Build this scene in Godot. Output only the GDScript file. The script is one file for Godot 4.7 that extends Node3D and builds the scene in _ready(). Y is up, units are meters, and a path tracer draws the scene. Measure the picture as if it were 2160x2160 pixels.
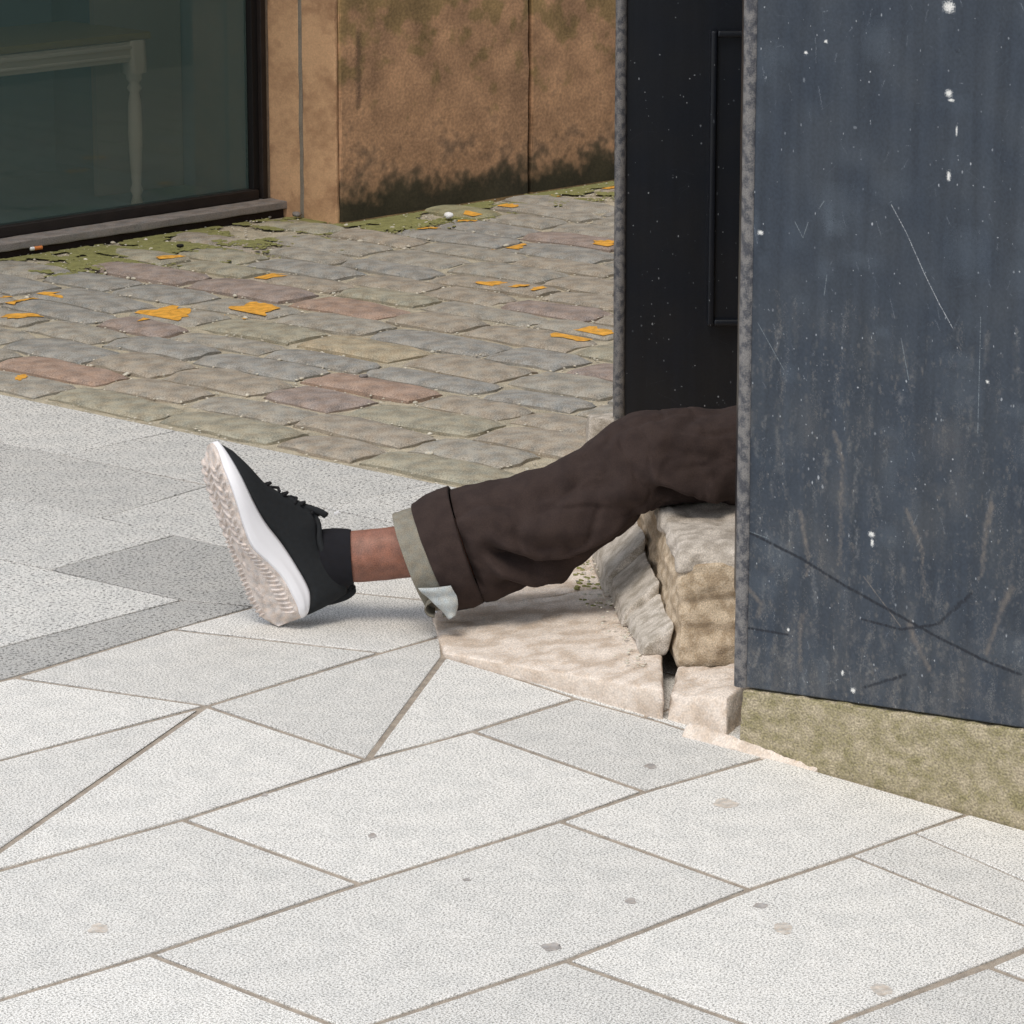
extends Node3D
# A street corner: pale granite paving, a lane of stone setts, a blue painted shop corner with a doorway,
# and a seated person's leg stretched out over the doorstep. Metres, y up. The paving runs at 45 degrees.

const A := Vector3(0.70711, 0, -0.70711)   # along the lane, away to the right
const B := Vector3(0.70711, 0, 0.70711)    # along the shop front, nearer to the right
const CORNER := Vector3(0.31, 0, -5.118)   # street corner of the blue front
const OUT := Vector3(-0.70711, 0, 0.70711) # outwards from the blue front
const WALL := Vector3(-0.435, 0, -9.592)   # corner of the brown stone wall
const LB := Vector3(0.75217, 0, 0.65897)     # the courses of setts, skewed a little from the shop front
const LANE := Vector3(-1.022, 0, -7.486)   # a point on the edge between paving and setts

var rng := RandomNumberGenerator.new()
var noise := FastNoiseLite.new()
var M := {}
var setts: Array = []

# ---------------------------------------------------------------- mesh helpers
class MB:
	var v := PackedVector3Array()
	var uv := PackedVector2Array()
	var ix := PackedInt32Array()
	func add(p: Vector3, t := Vector2.ZERO) -> int:
		v.append(p); uv.append(t)
		return v.size() - 1
	func tri(a: int, b: int, c: int) -> void:
		ix.append(a); ix.append(b); ix.append(c)
	func quad(a: int, b: int, c: int, d: int) -> void:
		tri(a, b, c); tri(a, c, d)
	func face(a: int, b: int, c: int, out: Vector3) -> void:   # wound to face «out»
		if (v[a] - v[c]).cross(v[a] - v[b]).dot(out) < 0.0:
			tri(a, c, b)
		else:
			tri(a, b, c)
	func flat_poly(pts: Array, out: Vector3, uvs: Array = []) -> void:
		var f := v.size()
		for i in pts.size():
			add(pts[i], uvs[i] if i < uvs.size() else Vector2.ZERO)
		for i in range(1, pts.size() - 1):
			face(f, f + i, f + i + 1, out)
	func mesh(volume_check := true) -> ArrayMesh:
		if volume_check:
			var mid := Vector3.ZERO
			for p in v:
				mid += p
			mid /= v.size()
			var vol := 0.0
			for i in range(0, ix.size(), 3):
				vol += (v[ix[i]] - mid).dot((v[ix[i + 1]] - mid).cross(v[ix[i + 2]] - mid))
			if vol > 0.0:
				for i in range(0, ix.size(), 3):
					var k := ix[i + 1]
					ix[i + 1] = ix[i + 2]
					ix[i + 2] = k
		var weld := {}
		var own := PackedInt32Array()
		own.resize(v.size())
		var sum := PackedVector3Array()
		for i in v.size():
			var key := Vector3i((v[i] * 40000.0).round())
			if not weld.has(key):
				weld[key] = sum.size()
				sum.append(Vector3.ZERO)
			own[i] = weld[key]
		for i in range(0, ix.size(), 3):
			var a := v[ix[i]]
			var n := (a - v[ix[i + 2]]).cross(a - v[ix[i + 1]])
			for k in 3:
				sum[own[ix[i + k]]] += n
		var nn := PackedVector3Array()
		nn.resize(v.size())
		for i in v.size():
			var s := sum[own[i]]
			nn[i] = s.normalized() if s.length_squared() > 1e-24 else Vector3.UP
		var arr := []
		arr.resize(Mesh.ARRAY_MAX)
		arr[Mesh.ARRAY_VERTEX] = v
		arr[Mesh.ARRAY_NORMAL] = nn
		arr[Mesh.ARRAY_TEX_UV] = uv
		arr[Mesh.ARRAY_INDEX] = ix
		var m := ArrayMesh.new()
		m.add_surface_from_arrays(Mesh.PRIMITIVE_TRIANGLES, arr)
		return m

func obj(called: String, mesh: Mesh, m: Material, parent: Node = self) -> MeshInstance3D:
	var o := MeshInstance3D.new()
	o.name = called
	o.mesh = mesh
	o.material_override = m
	parent.add_child(o, true)
	return o

func thing(called: String, label: String, category: String, at := Vector3.ZERO, group := "") -> Node3D:
	var o := Node3D.new()
	o.name = called
	o.position = at
	add_child(o, true)
	tag(o, label, category, group)
	return o

func tag(o: Node, label: String, category: String, group := "") -> void:
	o.set_meta("label", label)
	o.set_meta("category", category)
	if group:
		o.set_meta("group", group)

func setting(called: String) -> Node3D:
	var o := Node3D.new()
	o.name = called
	o.set_meta("kind", "structure")
	add_child(o, true)
	return o

func steps(d: float, r: float, n: int) -> Array:
	var out := [0.0, r * 0.3, r]
	for i in range(1, n):
		out.append(lerpf(r, d - r, float(i) / n))
	out.append_array([d - r, d - r * 0.3, d])
	return out

# a six-sided stone: eight corners (four below, four above), rounded arrises, uneven faces
func stone(c: Array, n: Vector3i, r: float, amp: float, freq: float, uvf = null, chips := 0.0, strata := 1.0) -> ArrayMesh:
	var mb := MB.new()
	var ax: Vector3 = (c[1] - c[0] + c[2] - c[3] + c[5] - c[4] + c[6] - c[7]) * 0.25
	var az: Vector3 = (c[3] - c[0] + c[2] - c[1] + c[7] - c[4] + c[6] - c[5]) * 0.25
	var ay: Vector3 = (c[4] - c[0] + c[5] - c[1] + c[6] - c[2] + c[7] - c[3]) * 0.25
	var d := Vector3(ax.length(), ay.length(), az.length())
	var g := [steps(d.x, r, n.x), steps(d.y, r, n.y), steps(d.z, r, n.z)]
	var axes := [ax.normalized(), ay.normalized(), az.normalized()]
	var inner := AABB(Vector3(r, r, r), d - Vector3(r, r, r) * 2.0)
	for k in 3:
		var p: int = (k + 1) % 3
		var q: int = (k + 2) % 3
		for side in 2:
			var f := mb.v.size()
			var out: Vector3 = axes[k] * (1.0 if side else -1.0)
			var gp: Array = g[p]
			var gq: Array = g[q]
			for i in gp.size():
				for j in gq.size():
					var s := Vector3.ZERO
					s[k] = d[k] * side
					s[p] = gp[i]
					s[q] = gq[j]
					var e := s.clamp(inner.position, inner.end)
					var dir := (s - e).normalized()
					var rr := r
					s = e + dir * rr
					var t := s / d
					var lo: Vector3 = lerp(lerp(c[0], c[1], t.x), lerp(c[3], c[2], t.x), t.z)
					var hi: Vector3 = lerp(lerp(c[4], c[5], t.x), lerp(c[7], c[6], t.x), t.z)
					var w: Vector3 = lo.lerp(hi, t.y)
					var wd: Vector3 = axes[0] * dir.x + axes[1] * dir.y + axes[2] * dir.z
					var edge: float = absf(dir.x) + absf(dir.y) + absf(dir.z) - 1.0
					var ws := Vector3(w.x, w.y * strata, w.z)
					var nv := noise.get_noise_3dv(ws * freq)
					nv += 0.45 * noise.get_noise_3dv(ws * freq * 2.7 + Vector3(31, 7, 3))
					w += wd * amp * nv
					if chips > 0.0 and edge > 0.05:
						w -= wd * chips * maxf(0.0, noise.get_noise_3dv(w * freq * 4.0) + 0.1) * edge
					mb.add(w, uvf.call(w) if uvf != null else Vector2.ZERO)
			for i in gp.size() - 1:
				for j in gq.size() - 1:
					var o: int = f + i * gq.size() + j
					mb.face(o, o + 1, o + gq.size() + 1, out)
					mb.face(o, o + gq.size() + 1, o + gq.size(), out)
	return mb.mesh(false)

func box_corners(o: Vector3, x: Vector3, y: Vector3, z: Vector3) -> Array:
	return [o, o + x, o + x + z, o + z, o + y, o + x + y, o + x + y + z, o + y + z]

# box with crisp small chamfers, from one corner and three edges
func block(o: Vector3, x: Vector3, y: Vector3, z: Vector3, r := 0.002, uvf = null) -> ArrayMesh:
	return stone(box_corners(o, x, y, z), Vector3i(1, 1, 1), r, 0.0, 1.0, uvf)

# flat paving slab: polygon in x-z, chamfered top arris
func slab(poly: PackedVector2Array, top: float, deep: float, ch: float) -> ArrayMesh:
	var mb := MB.new()
	var mid := Vector2.ZERO
	for p in poly:
		mid += p
	mid /= poly.size()
	var ins := Geometry2D.offset_polygon(poly, -ch, Geometry2D.JOIN_MITER)
	var inn: PackedVector2Array = ins[0] if ins.size() else poly
	if inn.size() != poly.size():
		inn = PackedVector2Array()
		for p in poly:
			inn.append(p + (mid - p).normalized() * ch)
	var idx := Geometry2D.triangulate_polygon(inn)
	var f := mb.v.size()
	for p in inn:
		mb.add(Vector3(p.x, top, p.y))
	for i in range(0, idx.size(), 3):
		mb.face(f + idx[i], f + idx[i + 1], f + idx[i + 2], Vector3.UP)
	var n := poly.size()
	# order of the offset polygon may start elsewhere: match by nearest point
	var near := []
	for p in poly:
		var best := 0
		for k in inn.size():
			if p.distance_squared_to(inn[k]) < p.distance_squared_to(inn[best]):
				best = k
		near.append(inn[best])
	for i in n:
		var j := (i + 1) % n
		var m := (poly[i] + poly[j]) * 0.5 - mid
		var out := Vector3(m.x, 0, m.y)
		var a: Vector2 = near[i]
		var b: Vector2 = near[j]
		mb.flat_poly([Vector3(a.x, top - 0.00002, a.y), Vector3(b.x, top - 0.00002, b.y), Vector3(poly[j].x, top - ch, poly[j].y), Vector3(poly[i].x, top - ch, poly[i].y)], out + Vector3.UP * 0.3)
		mb.flat_poly([Vector3(poly[i].x, top - ch - 0.00002, poly[i].y), Vector3(poly[j].x, top - ch - 0.00002, poly[j].y), Vector3(poly[j].x, top - deep, poly[j].y), Vector3(poly[i].x, top - deep, poly[i].y)], out)
	return mb.mesh(false)

# a tube through rings of points (each ring an Array of Vector3 of the same size)
func loft(rings: Array, caps := true, uv_scale := Vector2(1, 1)) -> MB:
	var mb := MB.new()
	var n: int = rings[0].size()
	for i in rings.size():
		for j in n + 1:
			mb.add(rings[i][j % n], Vector2(float(j) / n * uv_scale.x, float(i) / rings.size() * uv_scale.y))
	for i in rings.size() - 1:
		for j in n:
			var o := i * (n + 1) + j
			mb.quad(o, o + 1, o + n + 2, o + n + 1)
	if caps:
		for e in [0, rings.size() - 1]:
			var m := Vector3.ZERO
			for p in rings[e]:
				m += p
			var c := mb.add(m / n)
			for j in n:
				var o: int = e * (n + 1) + j
				if e == 0:
					mb.tri(c, o + 1, o)
				else:
					mb.tri(c, o, o + 1)
	return mb

func tube(path: Array, r: float, n := 8) -> ArrayMesh:
	var rings := []
	for i in path.size():
		var t: Vector3 = (path[mini(i + 1, path.size() - 1)] - path[maxi(i - 1, 0)]).normalized()
		var s := t.cross(Vector3(0.21, 0.5, 0.83)).normalized()
		var u := t.cross(s)
		var ring := []
		for j in n:
			ring.append(path[i] + s * cos(TAU * j / n) * r + u * sin(TAU * j / n) * r)
		rings.append(ring)
	return loft(rings).mesh()

func smooth_path(pts: Array, per: int) -> Array:
	var out := []
	for i in pts.size() - 1:
		for k in per:
			out.append(cr(pts, i, float(k) / per))
	out.append(pts[-1])
	return out

func cr(pts: Array, i: int, t: float):
	var p0 = pts[maxi(i - 1, 0)]
	var p1 = pts[i]
	var p2 = pts[i + 1]
	var p3 = pts[mini(i + 2, pts.size() - 1)]
	return 0.5 * (2.0 * p1 + (p2 - p0) * t + (2.0 * p0 - 5.0 * p1 + 4.0 * p2 - p3) * t * t + (3.0 * p1 - p0 - 3.0 * p2 + p3) * t * t * t)

# ---------------------------------------------------------------- textures and materials
func nz(s: int, f: float, w: int, h: int, oct := 3, kind := FastNoiseLite.TYPE_SIMPLEX_SMOOTH) -> PackedByteArray:
	var n := FastNoiseLite.new()
	n.seed = s
	n.frequency = f
	n.noise_type = kind
	n.fractal_octaves = oct
	if w == h and f < 0.05:
		return n.get_seamless_image(w, h, false, false, 0.1, false).get_data()
	return n.get_image(w, h, false, false, false).get_data()

func tex(im: Image) -> ImageTexture:
	return ImageTexture.create_from_image(im)

func from_rgb(w: int, h: int, data: PackedByteArray) -> Image:
	return Image.create_from_data(w, h, false, Image.FORMAT_RGB8, data)

func b8(x: float) -> int:
	return clampi(int(x), 0, 255)

# granite: feldspar ground with grey quartz and dark flecks; values are sRGB
func granite(s: int, base: Color, dark: float, flecks: float, size: int, fleck_freq: float) -> Image:
	var grain := nz(s, 0.2, size, size, 2)
	var fine := nz(s + 1, 0.4, size, size, 1)
	var fleck := nz(s + 2, fleck_freq, size, size, 2)
	var cloud := nz(s + 3, 0.006, size, size, 4)
	var d := PackedByteArray()
	d.resize(size * size * 3)
	for i in size * size:
		var k := 1.0 + (grain[i] - 128) * 0.0024 + (fine[i] - 128) * 0.0016 + (cloud[i] - 128) * 0.0004
		var f: float = fleck[i] + (grain[i] - 128) * 0.35
		if f > 255.0 - flecks:
			k *= lerpf(1.0, dark, clampf((f - 255.0 + flecks) / 22.0, 0.0, 1.0))
		var warm := (cloud[i] - 128) * 0.008
		d[i * 3] = b8(base.r8 * k + warm)
		d[i * 3 + 1] = b8(base.g8 * k)
		d[i * 3 + 2] = b8(base.b8 * k - warm)
	return from_rgb(size, size, d)

# sandstone or sett stone: grey multiplier, tinted by albedo_color
func mottled(s: int, fine_amt: float, cloud_amt: float, size := 512, hue := 0.018) -> Image:
	var a := nz(s, 0.16, size, size, 3)
	var c := nz(s + 1, 0.012, size, size, 4)
	var h := nz(s + 2, 0.02, size, size, 3)
	var sp := nz(s + 3, 0.22, size, size, 1)
	var d := PackedByteArray()
	d.resize(size * size * 3)
	for i in size * size:
		var k := 226.0 + (a[i] - 128) * fine_amt + (c[i] - 128) * cloud_amt
		if sp[i] > 205:
			k -= 30.0
		elif sp[i] < 48:
			k += 22.0
		var t := (h[i] - 128) * hue
		d[i * 3] = b8(k + t * 4)
		d[i * 3 + 1] = b8(k)
		d[i * 3 + 2] = b8(k - t * 4)
	return from_rgb(size, size, d)

# two colours of one stone (or stone and lichen) in noisy patches
func two_tone(s: int, a: Color, b: Color, share: float, freq: float, grain: float, size := 512) -> Image:
	var big := nz(s, freq, size, size, 5)
	var mid := nz(s + 1, freq * 6.0, size, size, 3)
	var fine := nz(s + 2, 0.25, size, size, 2)
	var d := PackedByteArray()
	d.resize(size * size * 3)
	for i in size * size:
		var f := clampf((big[i] - 128) * 0.013 + (mid[i] - 128) * 0.007 + share, 0.0, 1.0)
		var k := 1.0 + (fine[i] - 128) * grain + (mid[i] - 128) * grain * 0.6
		d[i * 3] = b8(lerpf(a.r8, b.r8, f) * k)
		d[i * 3 + 1] = b8(lerpf(a.g8, b.g8, f) * k)
		d[i * 3 + 2] = b8(lerpf(a.b8, b.b8, f) * k)
	return from_rgb(size, size, d)

func normal_from(im: Image, strength: float) -> ImageTexture:
	var g: Image = im.duplicate()
	g.convert(Image.FORMAT_RGBA8)
	g.bump_map_to_normal_map(strength)
	return tex(g)

func mat(c: Color, rough := 0.8, t: Texture2D = null, scale := 0.0, normal: Texture2D = null, nstrength := 1.0) -> StandardMaterial3D:
	var m := StandardMaterial3D.new()
	m.albedo_color = c
	m.roughness = rough
	m.metallic_specular = 0.4
	if t:
		m.albedo_texture = t
	if normal:
		m.normal_enabled = true
		m.normal_texture = normal
		m.normal_scale = nstrength
	if scale > 0.0:
		m.uv1_triplanar = true
		m.uv1_world_triplanar = true
		m.uv1_triplanar_sharpness = 6.0
		m.uv1_scale = Vector3(scale, scale, scale)
	return m

func rgb(r: int, g: int, b: int) -> Color:
	return Color8(r, g, b)

# soft-edged stroke in an image
func stroke(im: Image, p: Vector2, q: Vector2, w: float, c: Color, a: float, jitter := 0.0) -> void:
	var n := int(p.distance_to(q)) + 1
	for i in n:
		var t := float(i) / n
		var o := p.lerp(q, t)
		o.x += jitter * noise.get_noise_2d(o.y * 3.0, o.x)
		var aa := a * (0.55 + 0.9 * noise.get_noise_2d(o.x * 6.0 + 50.0, o.y * 6.0))
		if aa <= 0.02:
			continue
		var ww := w * (1.0 + 0.5 * noise.get_noise_2d(o.y * 2.0, o.x * 2.0 + 99.0))
		blot(im, o, Vector2(ww, ww) * 0.5, c, minf(aa / maxf(1.0, ww * 0.38), 1.0), 0.5)

func blot(im: Image, o: Vector2, r: Vector2, c: Color, a: float, ragged := 0.0) -> void:
	var x0 := maxi(0, int(o.x - r.x - 1))
	var x1 := mini(im.get_width() - 1, int(o.x + r.x + 1))
	var y0 := maxi(0, int(o.y - r.y - 1))
	var y1 := mini(im.get_height() - 1, int(o.y + r.y + 1))
	for y in range(y0, y1 + 1):
		for x in range(x0, x1 + 1):
			var e := Vector2((x - o.x) / maxf(r.x, 0.5), (y - o.y) / maxf(r.y, 0.5)).length()
			if ragged > 0.0:
				e += ragged * noise.get_noise_2d(x * 9.0, y * 9.0)
			if e < 1.0:
				im.set_pixel(x, y, im.get_pixel(x, y).lerp(c, a * clampf((1.0 - e) * 3.0, 0.0, 1.0)))

# old dark blue gloss paint with specks, scratches and drips; 0.6 m x 1.2 m
const PW := 1024
const PH := 2048
func painted(s: int, base: Color, specks: int, marks: bool) -> Image:
	var c := nz(s, 0.004, PW, PH, 5)
	var f := nz(s + 1, 0.09, PW, PH, 2)
	var st := FastNoiseLite.new()
	st.seed = s + 2
	st.frequency = 0.02
	st.fractal_octaves = 3
	var streak := st.get_image(PW, PH / 16, false, false, false)
	streak.resize(PW, PH, Image.INTERPOLATE_BILINEAR)
	var sd := streak.get_data()
	var d := PackedByteArray()
	d.resize(PW * PH * 3)
	for i in PW * PH:
		var k := 1.0 + (c[i] - 128) * 0.0011 + (f[i] - 128) * 0.0007 + (sd[i] - 128) * 0.0009
		d[i * 3] = b8(base.r8 * k + (c[i] - 128) * 0.02)
		d[i * 3 + 1] = b8(base.g8 * k)
		d[i * 3 + 2] = b8(base.b8 * k - (c[i] - 128) * 0.03)
	var im := from_rgb(PW, PH, d)
	var r := RandomNumberGenerator.new()
	r.seed = s
	var pale := rgb(176, 182, 188)
	var dust := rgb(118, 112, 106)
	if marks:   # dusty splashes and runs, thickest near the ground
		for i in 1500:
			var y := PH - 140 - pow(r.randf(), 2.2) * 1000.0
			var x := r.randf() * PW
			var l := r.randf_range(6, 150) * r.randf()
			stroke(im, Vector2(x, y), Vector2(x + r.randf_range(-14, 14), y + l), r.randf_range(1.5, 13) * r.randf_range(0.4, 1.0), dust.lerp(pale, r.randf() * 0.3), r.randf_range(0.15, 0.6), 14.0)
		for i in 2600:
			var y := PH - 130 - pow(r.randf(), 1.9) * 900.0
			blot(im, Vector2(r.randf() * PW, y), Vector2(r.randf_range(1, 6), r.randf_range(1, 9)), dust, r.randf_range(0.08, 0.4), 0.7)
		for i in 60:
			var y := PH - 180 - pow(r.randf(), 1.5) * 700.0
			blot(im, Vector2(r.randf() * PW, y), Vector2(r.randf_range(20, 70), r.randf_range(20, 80)), dust, r.randf_range(0.05, 0.16), 1.0)
		for i in 70:
			blot(im, Vector2(r.randf() * PW, r.randf() * PH), Vector2(r.randf_range(15, 80), r.randf_range(15, 60)), rgb(96, 106, 116), r.randf_range(0.1, 0.3), 1.2)
		for i in 420:
			var p := Vector2(r.randf() * PW, r.randf() * PH)
			stroke(im, p, p + Vector2(r.randf_range(-24, 24), r.randf_range(-60, 60)) * r.randf(), r.randf_range(0.8, 3.2), pale, r.randf_range(0.06, 0.36), 4.0)
	for i in 90:
		var p := Vector2(r.randf() * PW, r.randf() * PH)
		stroke(im, p, p + Vector2(r.randf_range(-60, 60), r.randf_range(-40, 40)), 1.5, pale, 0.14)
	for i in specks:
		var q := r.randf_range(0.9, 2.6) * (2.0 if r.randf() < 0.06 else 1.0)
		blot(im, Vector2(r.randf() * PW, r.randf() * PH), Vector2(q * r.randf_range(0.6, 1.3), q * r.randf_range(0.7, 1.9)), rgb(190, 193, 196), r.randf_range(0.25, 0.85), 0.5)
	return im

func px(p: Vector2) -> Vector2:   # a place on the blue front (metres along, metres up) in its picture
	return Vector2(p.x / 0.6 * PW, (1.0 - p.y / 1.2) * PH)

func front_marks(im: Image) -> void:
	var pale := rgb(196, 198, 198)
	var white := rgb(228, 226, 220)
	var black := rgb(26, 30, 38)
	var dust := rgb(122, 113, 106)
	var path := [Vector2(0.2576, 0.7992), Vector2(0.2838, 0.7657), Vector2(0.3167, 0.7135), Vector2(0.3418, 0.6781), Vector2(0.3657, 0.6483)]
	for i in 4:
		stroke(im, px(path[i]), px(path[i + 1]), 2.6, pale, 0.8)
	for s in [[Vector2(0.1685, 0.4804), Vector2(0.1835, 0.4424), Vector2(0.1828, 0.2944), 9.0], [Vector2(0.1099, 0.3596), Vector2(0.1257, 0.2988), Vector2(0.1236, 0.2684), 8.0], [Vector2(0.2955, 0.3955), Vector2(0.3244, 0.3425), Vector2(0.331, 0.278), 7.0], [Vector2(0.4386, 0.4275), Vector2(0.4295, 0.3902), Vector2(0.4249, 0.3248), 12.0], [Vector2(0.4758, 0.32), Vector2(0.4596, 0.2882), Vector2(0.4359, 0.2185), 14.0], [Vector2(0.3049, 0.2399), Vector2(0.3196, 0.2096), Vector2(0.3434, 0.1775), 15.0], [Vector2(0.0154, 0.2329), Vector2(0.0404, 0.2147), Vector2(0.036, 0.1909), 12.0], [Vector2(0.1181, 0.2146), Vector2(0.1141, 0.1834), Vector2(0.1153, 0.1305), 8.0]]:
		stroke(im, px(s[0]), px(s[1]), s[3] * 1.3, dust, 0.95, 12.0)
		stroke(im, px(s[1]), px(s[2]), s[3], dust, 0.8, 12.0)
	stroke(im, px(Vector2(0.2251, 0.2874)), px(Vector2(0.2915, 0.2298)), 4.0, dust, 0.8)
	var bl := [Vector2(0.0139, 0.3126), Vector2(0.1115, 0.2925), Vector2(0.1976, 0.2673), Vector2(0.2818, 0.2464), Vector2(0.3553, 0.2278), Vector2(0.4362, 0.2112), Vector2(0.4934, 0.2049)]
	for i in 6:
		stroke(im, px(bl[i]), px(bl[i + 1]), 8.0, black, 1.0, 10.0)
	for s in [[Vector2(0.2221, 0.2273), Vector2(0.2916, 0.2262)], [Vector2(0.2916, 0.2262), Vector2(0.3547, 0.246)], [Vector2(0.3547, 0.246), Vector2(0.4108, 0.3005)], [Vector2(0.0067, 0.1736), Vector2(0.0948, 0.1796)], [Vector2(0.2295, 0.1315), Vector2(0.3027, 0.1654)], [Vector2(0.3591, 1.0119), Vector2(0.3609, 1.0087)]]:
		stroke(im, px(s[0]), px(s[1]), 7.0, black, 0.9, 10.0)
	for s in [[Vector2(0.1045, 0.9866), 6, 4], [Vector2(0.1391, 1.0043), 6, 4], [Vector2(0.3481, 0.955), 11, 9], [Vector2(0.3527, 0.9466), 9, 4], [Vector2(0.3518, 0.8481), 6, 12], [Vector2(0.0298, 0.7352), 10, 6], [Vector2(0.2373, 0.3487), 10, 7], [Vector2(0.2385, 0.3372), 5, 10], [Vector2(0.2109, 0.1238), 8, 7], [Vector2(0.3442, 1.0657), 18, 14], [Vector2(0.4248, 0.5865), 6, 4], [Vector2(0.0033, 0.2497), 6, 13], [Vector2(0.0046, 0.2308), 8, 11], [Vector2(0.3627, 0.9078), 3, 12], [Vector2(0.1915, 0.1447), 5, 7], [Vector2(0.0927, 0.1868), 4, 5]]:
		blot(im, px(s[0]), Vector2(s[1], s[2]), white, 0.95, 0.9)
	for s in [[Vector2(0.0911, 0.757), Vector2(0.1057, 0.7371)], [Vector2(0.1057, 0.7371), Vector2(0.1146, 0.7598)], [Vector2(0.1328, 0.7799), Vector2(0.1418, 0.7916)], [Vector2(0.149, 0.692), Vector2(0.145, 0.6626)], [Vector2(0.0275, 0.6103), Vector2(0.0768, 0.5509)], [Vector2(0.2792, 0.6235), Vector2(0.2945, 0.5685)], [Vector2(0.4104, 0.6698), Vector2(0.4117, 0.5154)], [Vector2(0.004, 0.3146), Vector2(0.0531, 0.3097)]]:
		stroke(im, px(s[0]), px(s[1]), 3.0, rgb(150, 158, 160), 0.5)

# brown sandstone wall, 1.3 m x 0.65 m, with soot, algae and a damp dark foot
const WW := 1024
const WH := 512
func wall_picture() -> Image:
	var a := nz(51, 0.11, WW, WH, 3)
	var c := nz(52, 0.008, WW, WH, 4)
	var g := nz(53, 0.012, WW, WH, 4)
	var e := nz(54, 0.03, WW, WH, 4)
	var d := PackedByteArray()
	d.resize(WW * WH * 3)
	for y in WH:
		for x in WW:
			var i := y * WW + x
			var h := (1.0 - float(y) / WH) * 0.65
			var k := 1.0 + (a[i] - 128) * 0.0011 + (c[i] - 128) * 0.0018
			var col := Vector3(190, 149, 114) * k
			var alg := clampf((g[i] - 128) * 0.012 + (h - 0.42) * 4.0, 0.0, 0.55)     # green algae streaks high up
			col = col.lerp(Vector3(132, 116, 72) * k, alg)
			var soot := clampf((e[i] - 128) * 0.005 + (c[i] - 128) * 0.007 + (0.17 - h) * 3.6, 0.0, 0.75)   # grimy patches
			col = col.lerp(Vector3(104, 86, 70) * k, soot)
			var foot := 0.1 + (c[i] - 128) * 0.0004 + (e[i] - 128) * 0.0002 + (a[i] - 128) * 0.00012
			if h < foot:                                                             # wet black algae with a ragged edge
				col = col.lerp(Vector3(58, 54, 40) * k, clampf((foot - h) * 15.0, 0.0, 0.93))
			d[i * 3] = b8(col.x)
			d[i * 3 + 1] = b8(col.y)
			d[i * 3 + 2] = b8(col.z)
	var im := from_rgb(WW, WH, d)
	var q := func(p: Vector2) -> Vector2: return Vector2(p.x / 1.3 * WW, (1.0 - p.y / 0.65) * WH)
	var s0: Vector2 = q.call(Vector2(0.0634, 0.4753))
	var s1: Vector2 = q.call(Vector2(0.061, 0.2933))
	for k in 26:
		var o := s0.lerp(s1, k / 25.0) + Vector2(rng.randf_range(-4, 4), 0)
		blot(im, o, Vector2(rng.randf_range(5, 10), rng.randf_range(8, 16)), rgb(92, 74, 62), 0.22, 0.9)
	for p in [[Vector2(0.0921, 0.423), Vector2(0.2182, 0.4013)], [Vector2(0.4856, 0.4196), Vector2(0.5835, 0.431)], [Vector2(0.5835, 0.431), Vector2(0.6828, 0.4171)], [Vector2(0.4274, 0.3969), Vector2(0.5344, 0.3919)], [Vector2(1.0202, 0.4107), Vector2(0.8854, 0.4089)], [Vector2(0.8854, 0.4089), Vector2(0.8037, 0.4099)]]:
		stroke(im, q.call(p[0]), q.call(p[1]), 2.0, rgb(196, 160, 120), 0.6, 2.0)
	return im
func wall_uv(p: Vector3) -> Vector2:
	var r := p - WALL
	return Vector2(r.dot(A) / 1.3, 1.0 - p.y / 0.65)
func front_uv(p: Vector3) -> Vector2:
	var r := p - CORNER
	return Vector2(r.dot(B) / 0.6, 1.0 - p.y / 1.2)
func reveal_uv(p: Vector3) -> Vector2:
	return Vector2((p.x - 0.19) / 0.6, 1.0 - p.y / 1.2)
func glass_uv(p: Vector3) -> Vector2:
	return Vector2(p.x, p.y)

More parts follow.
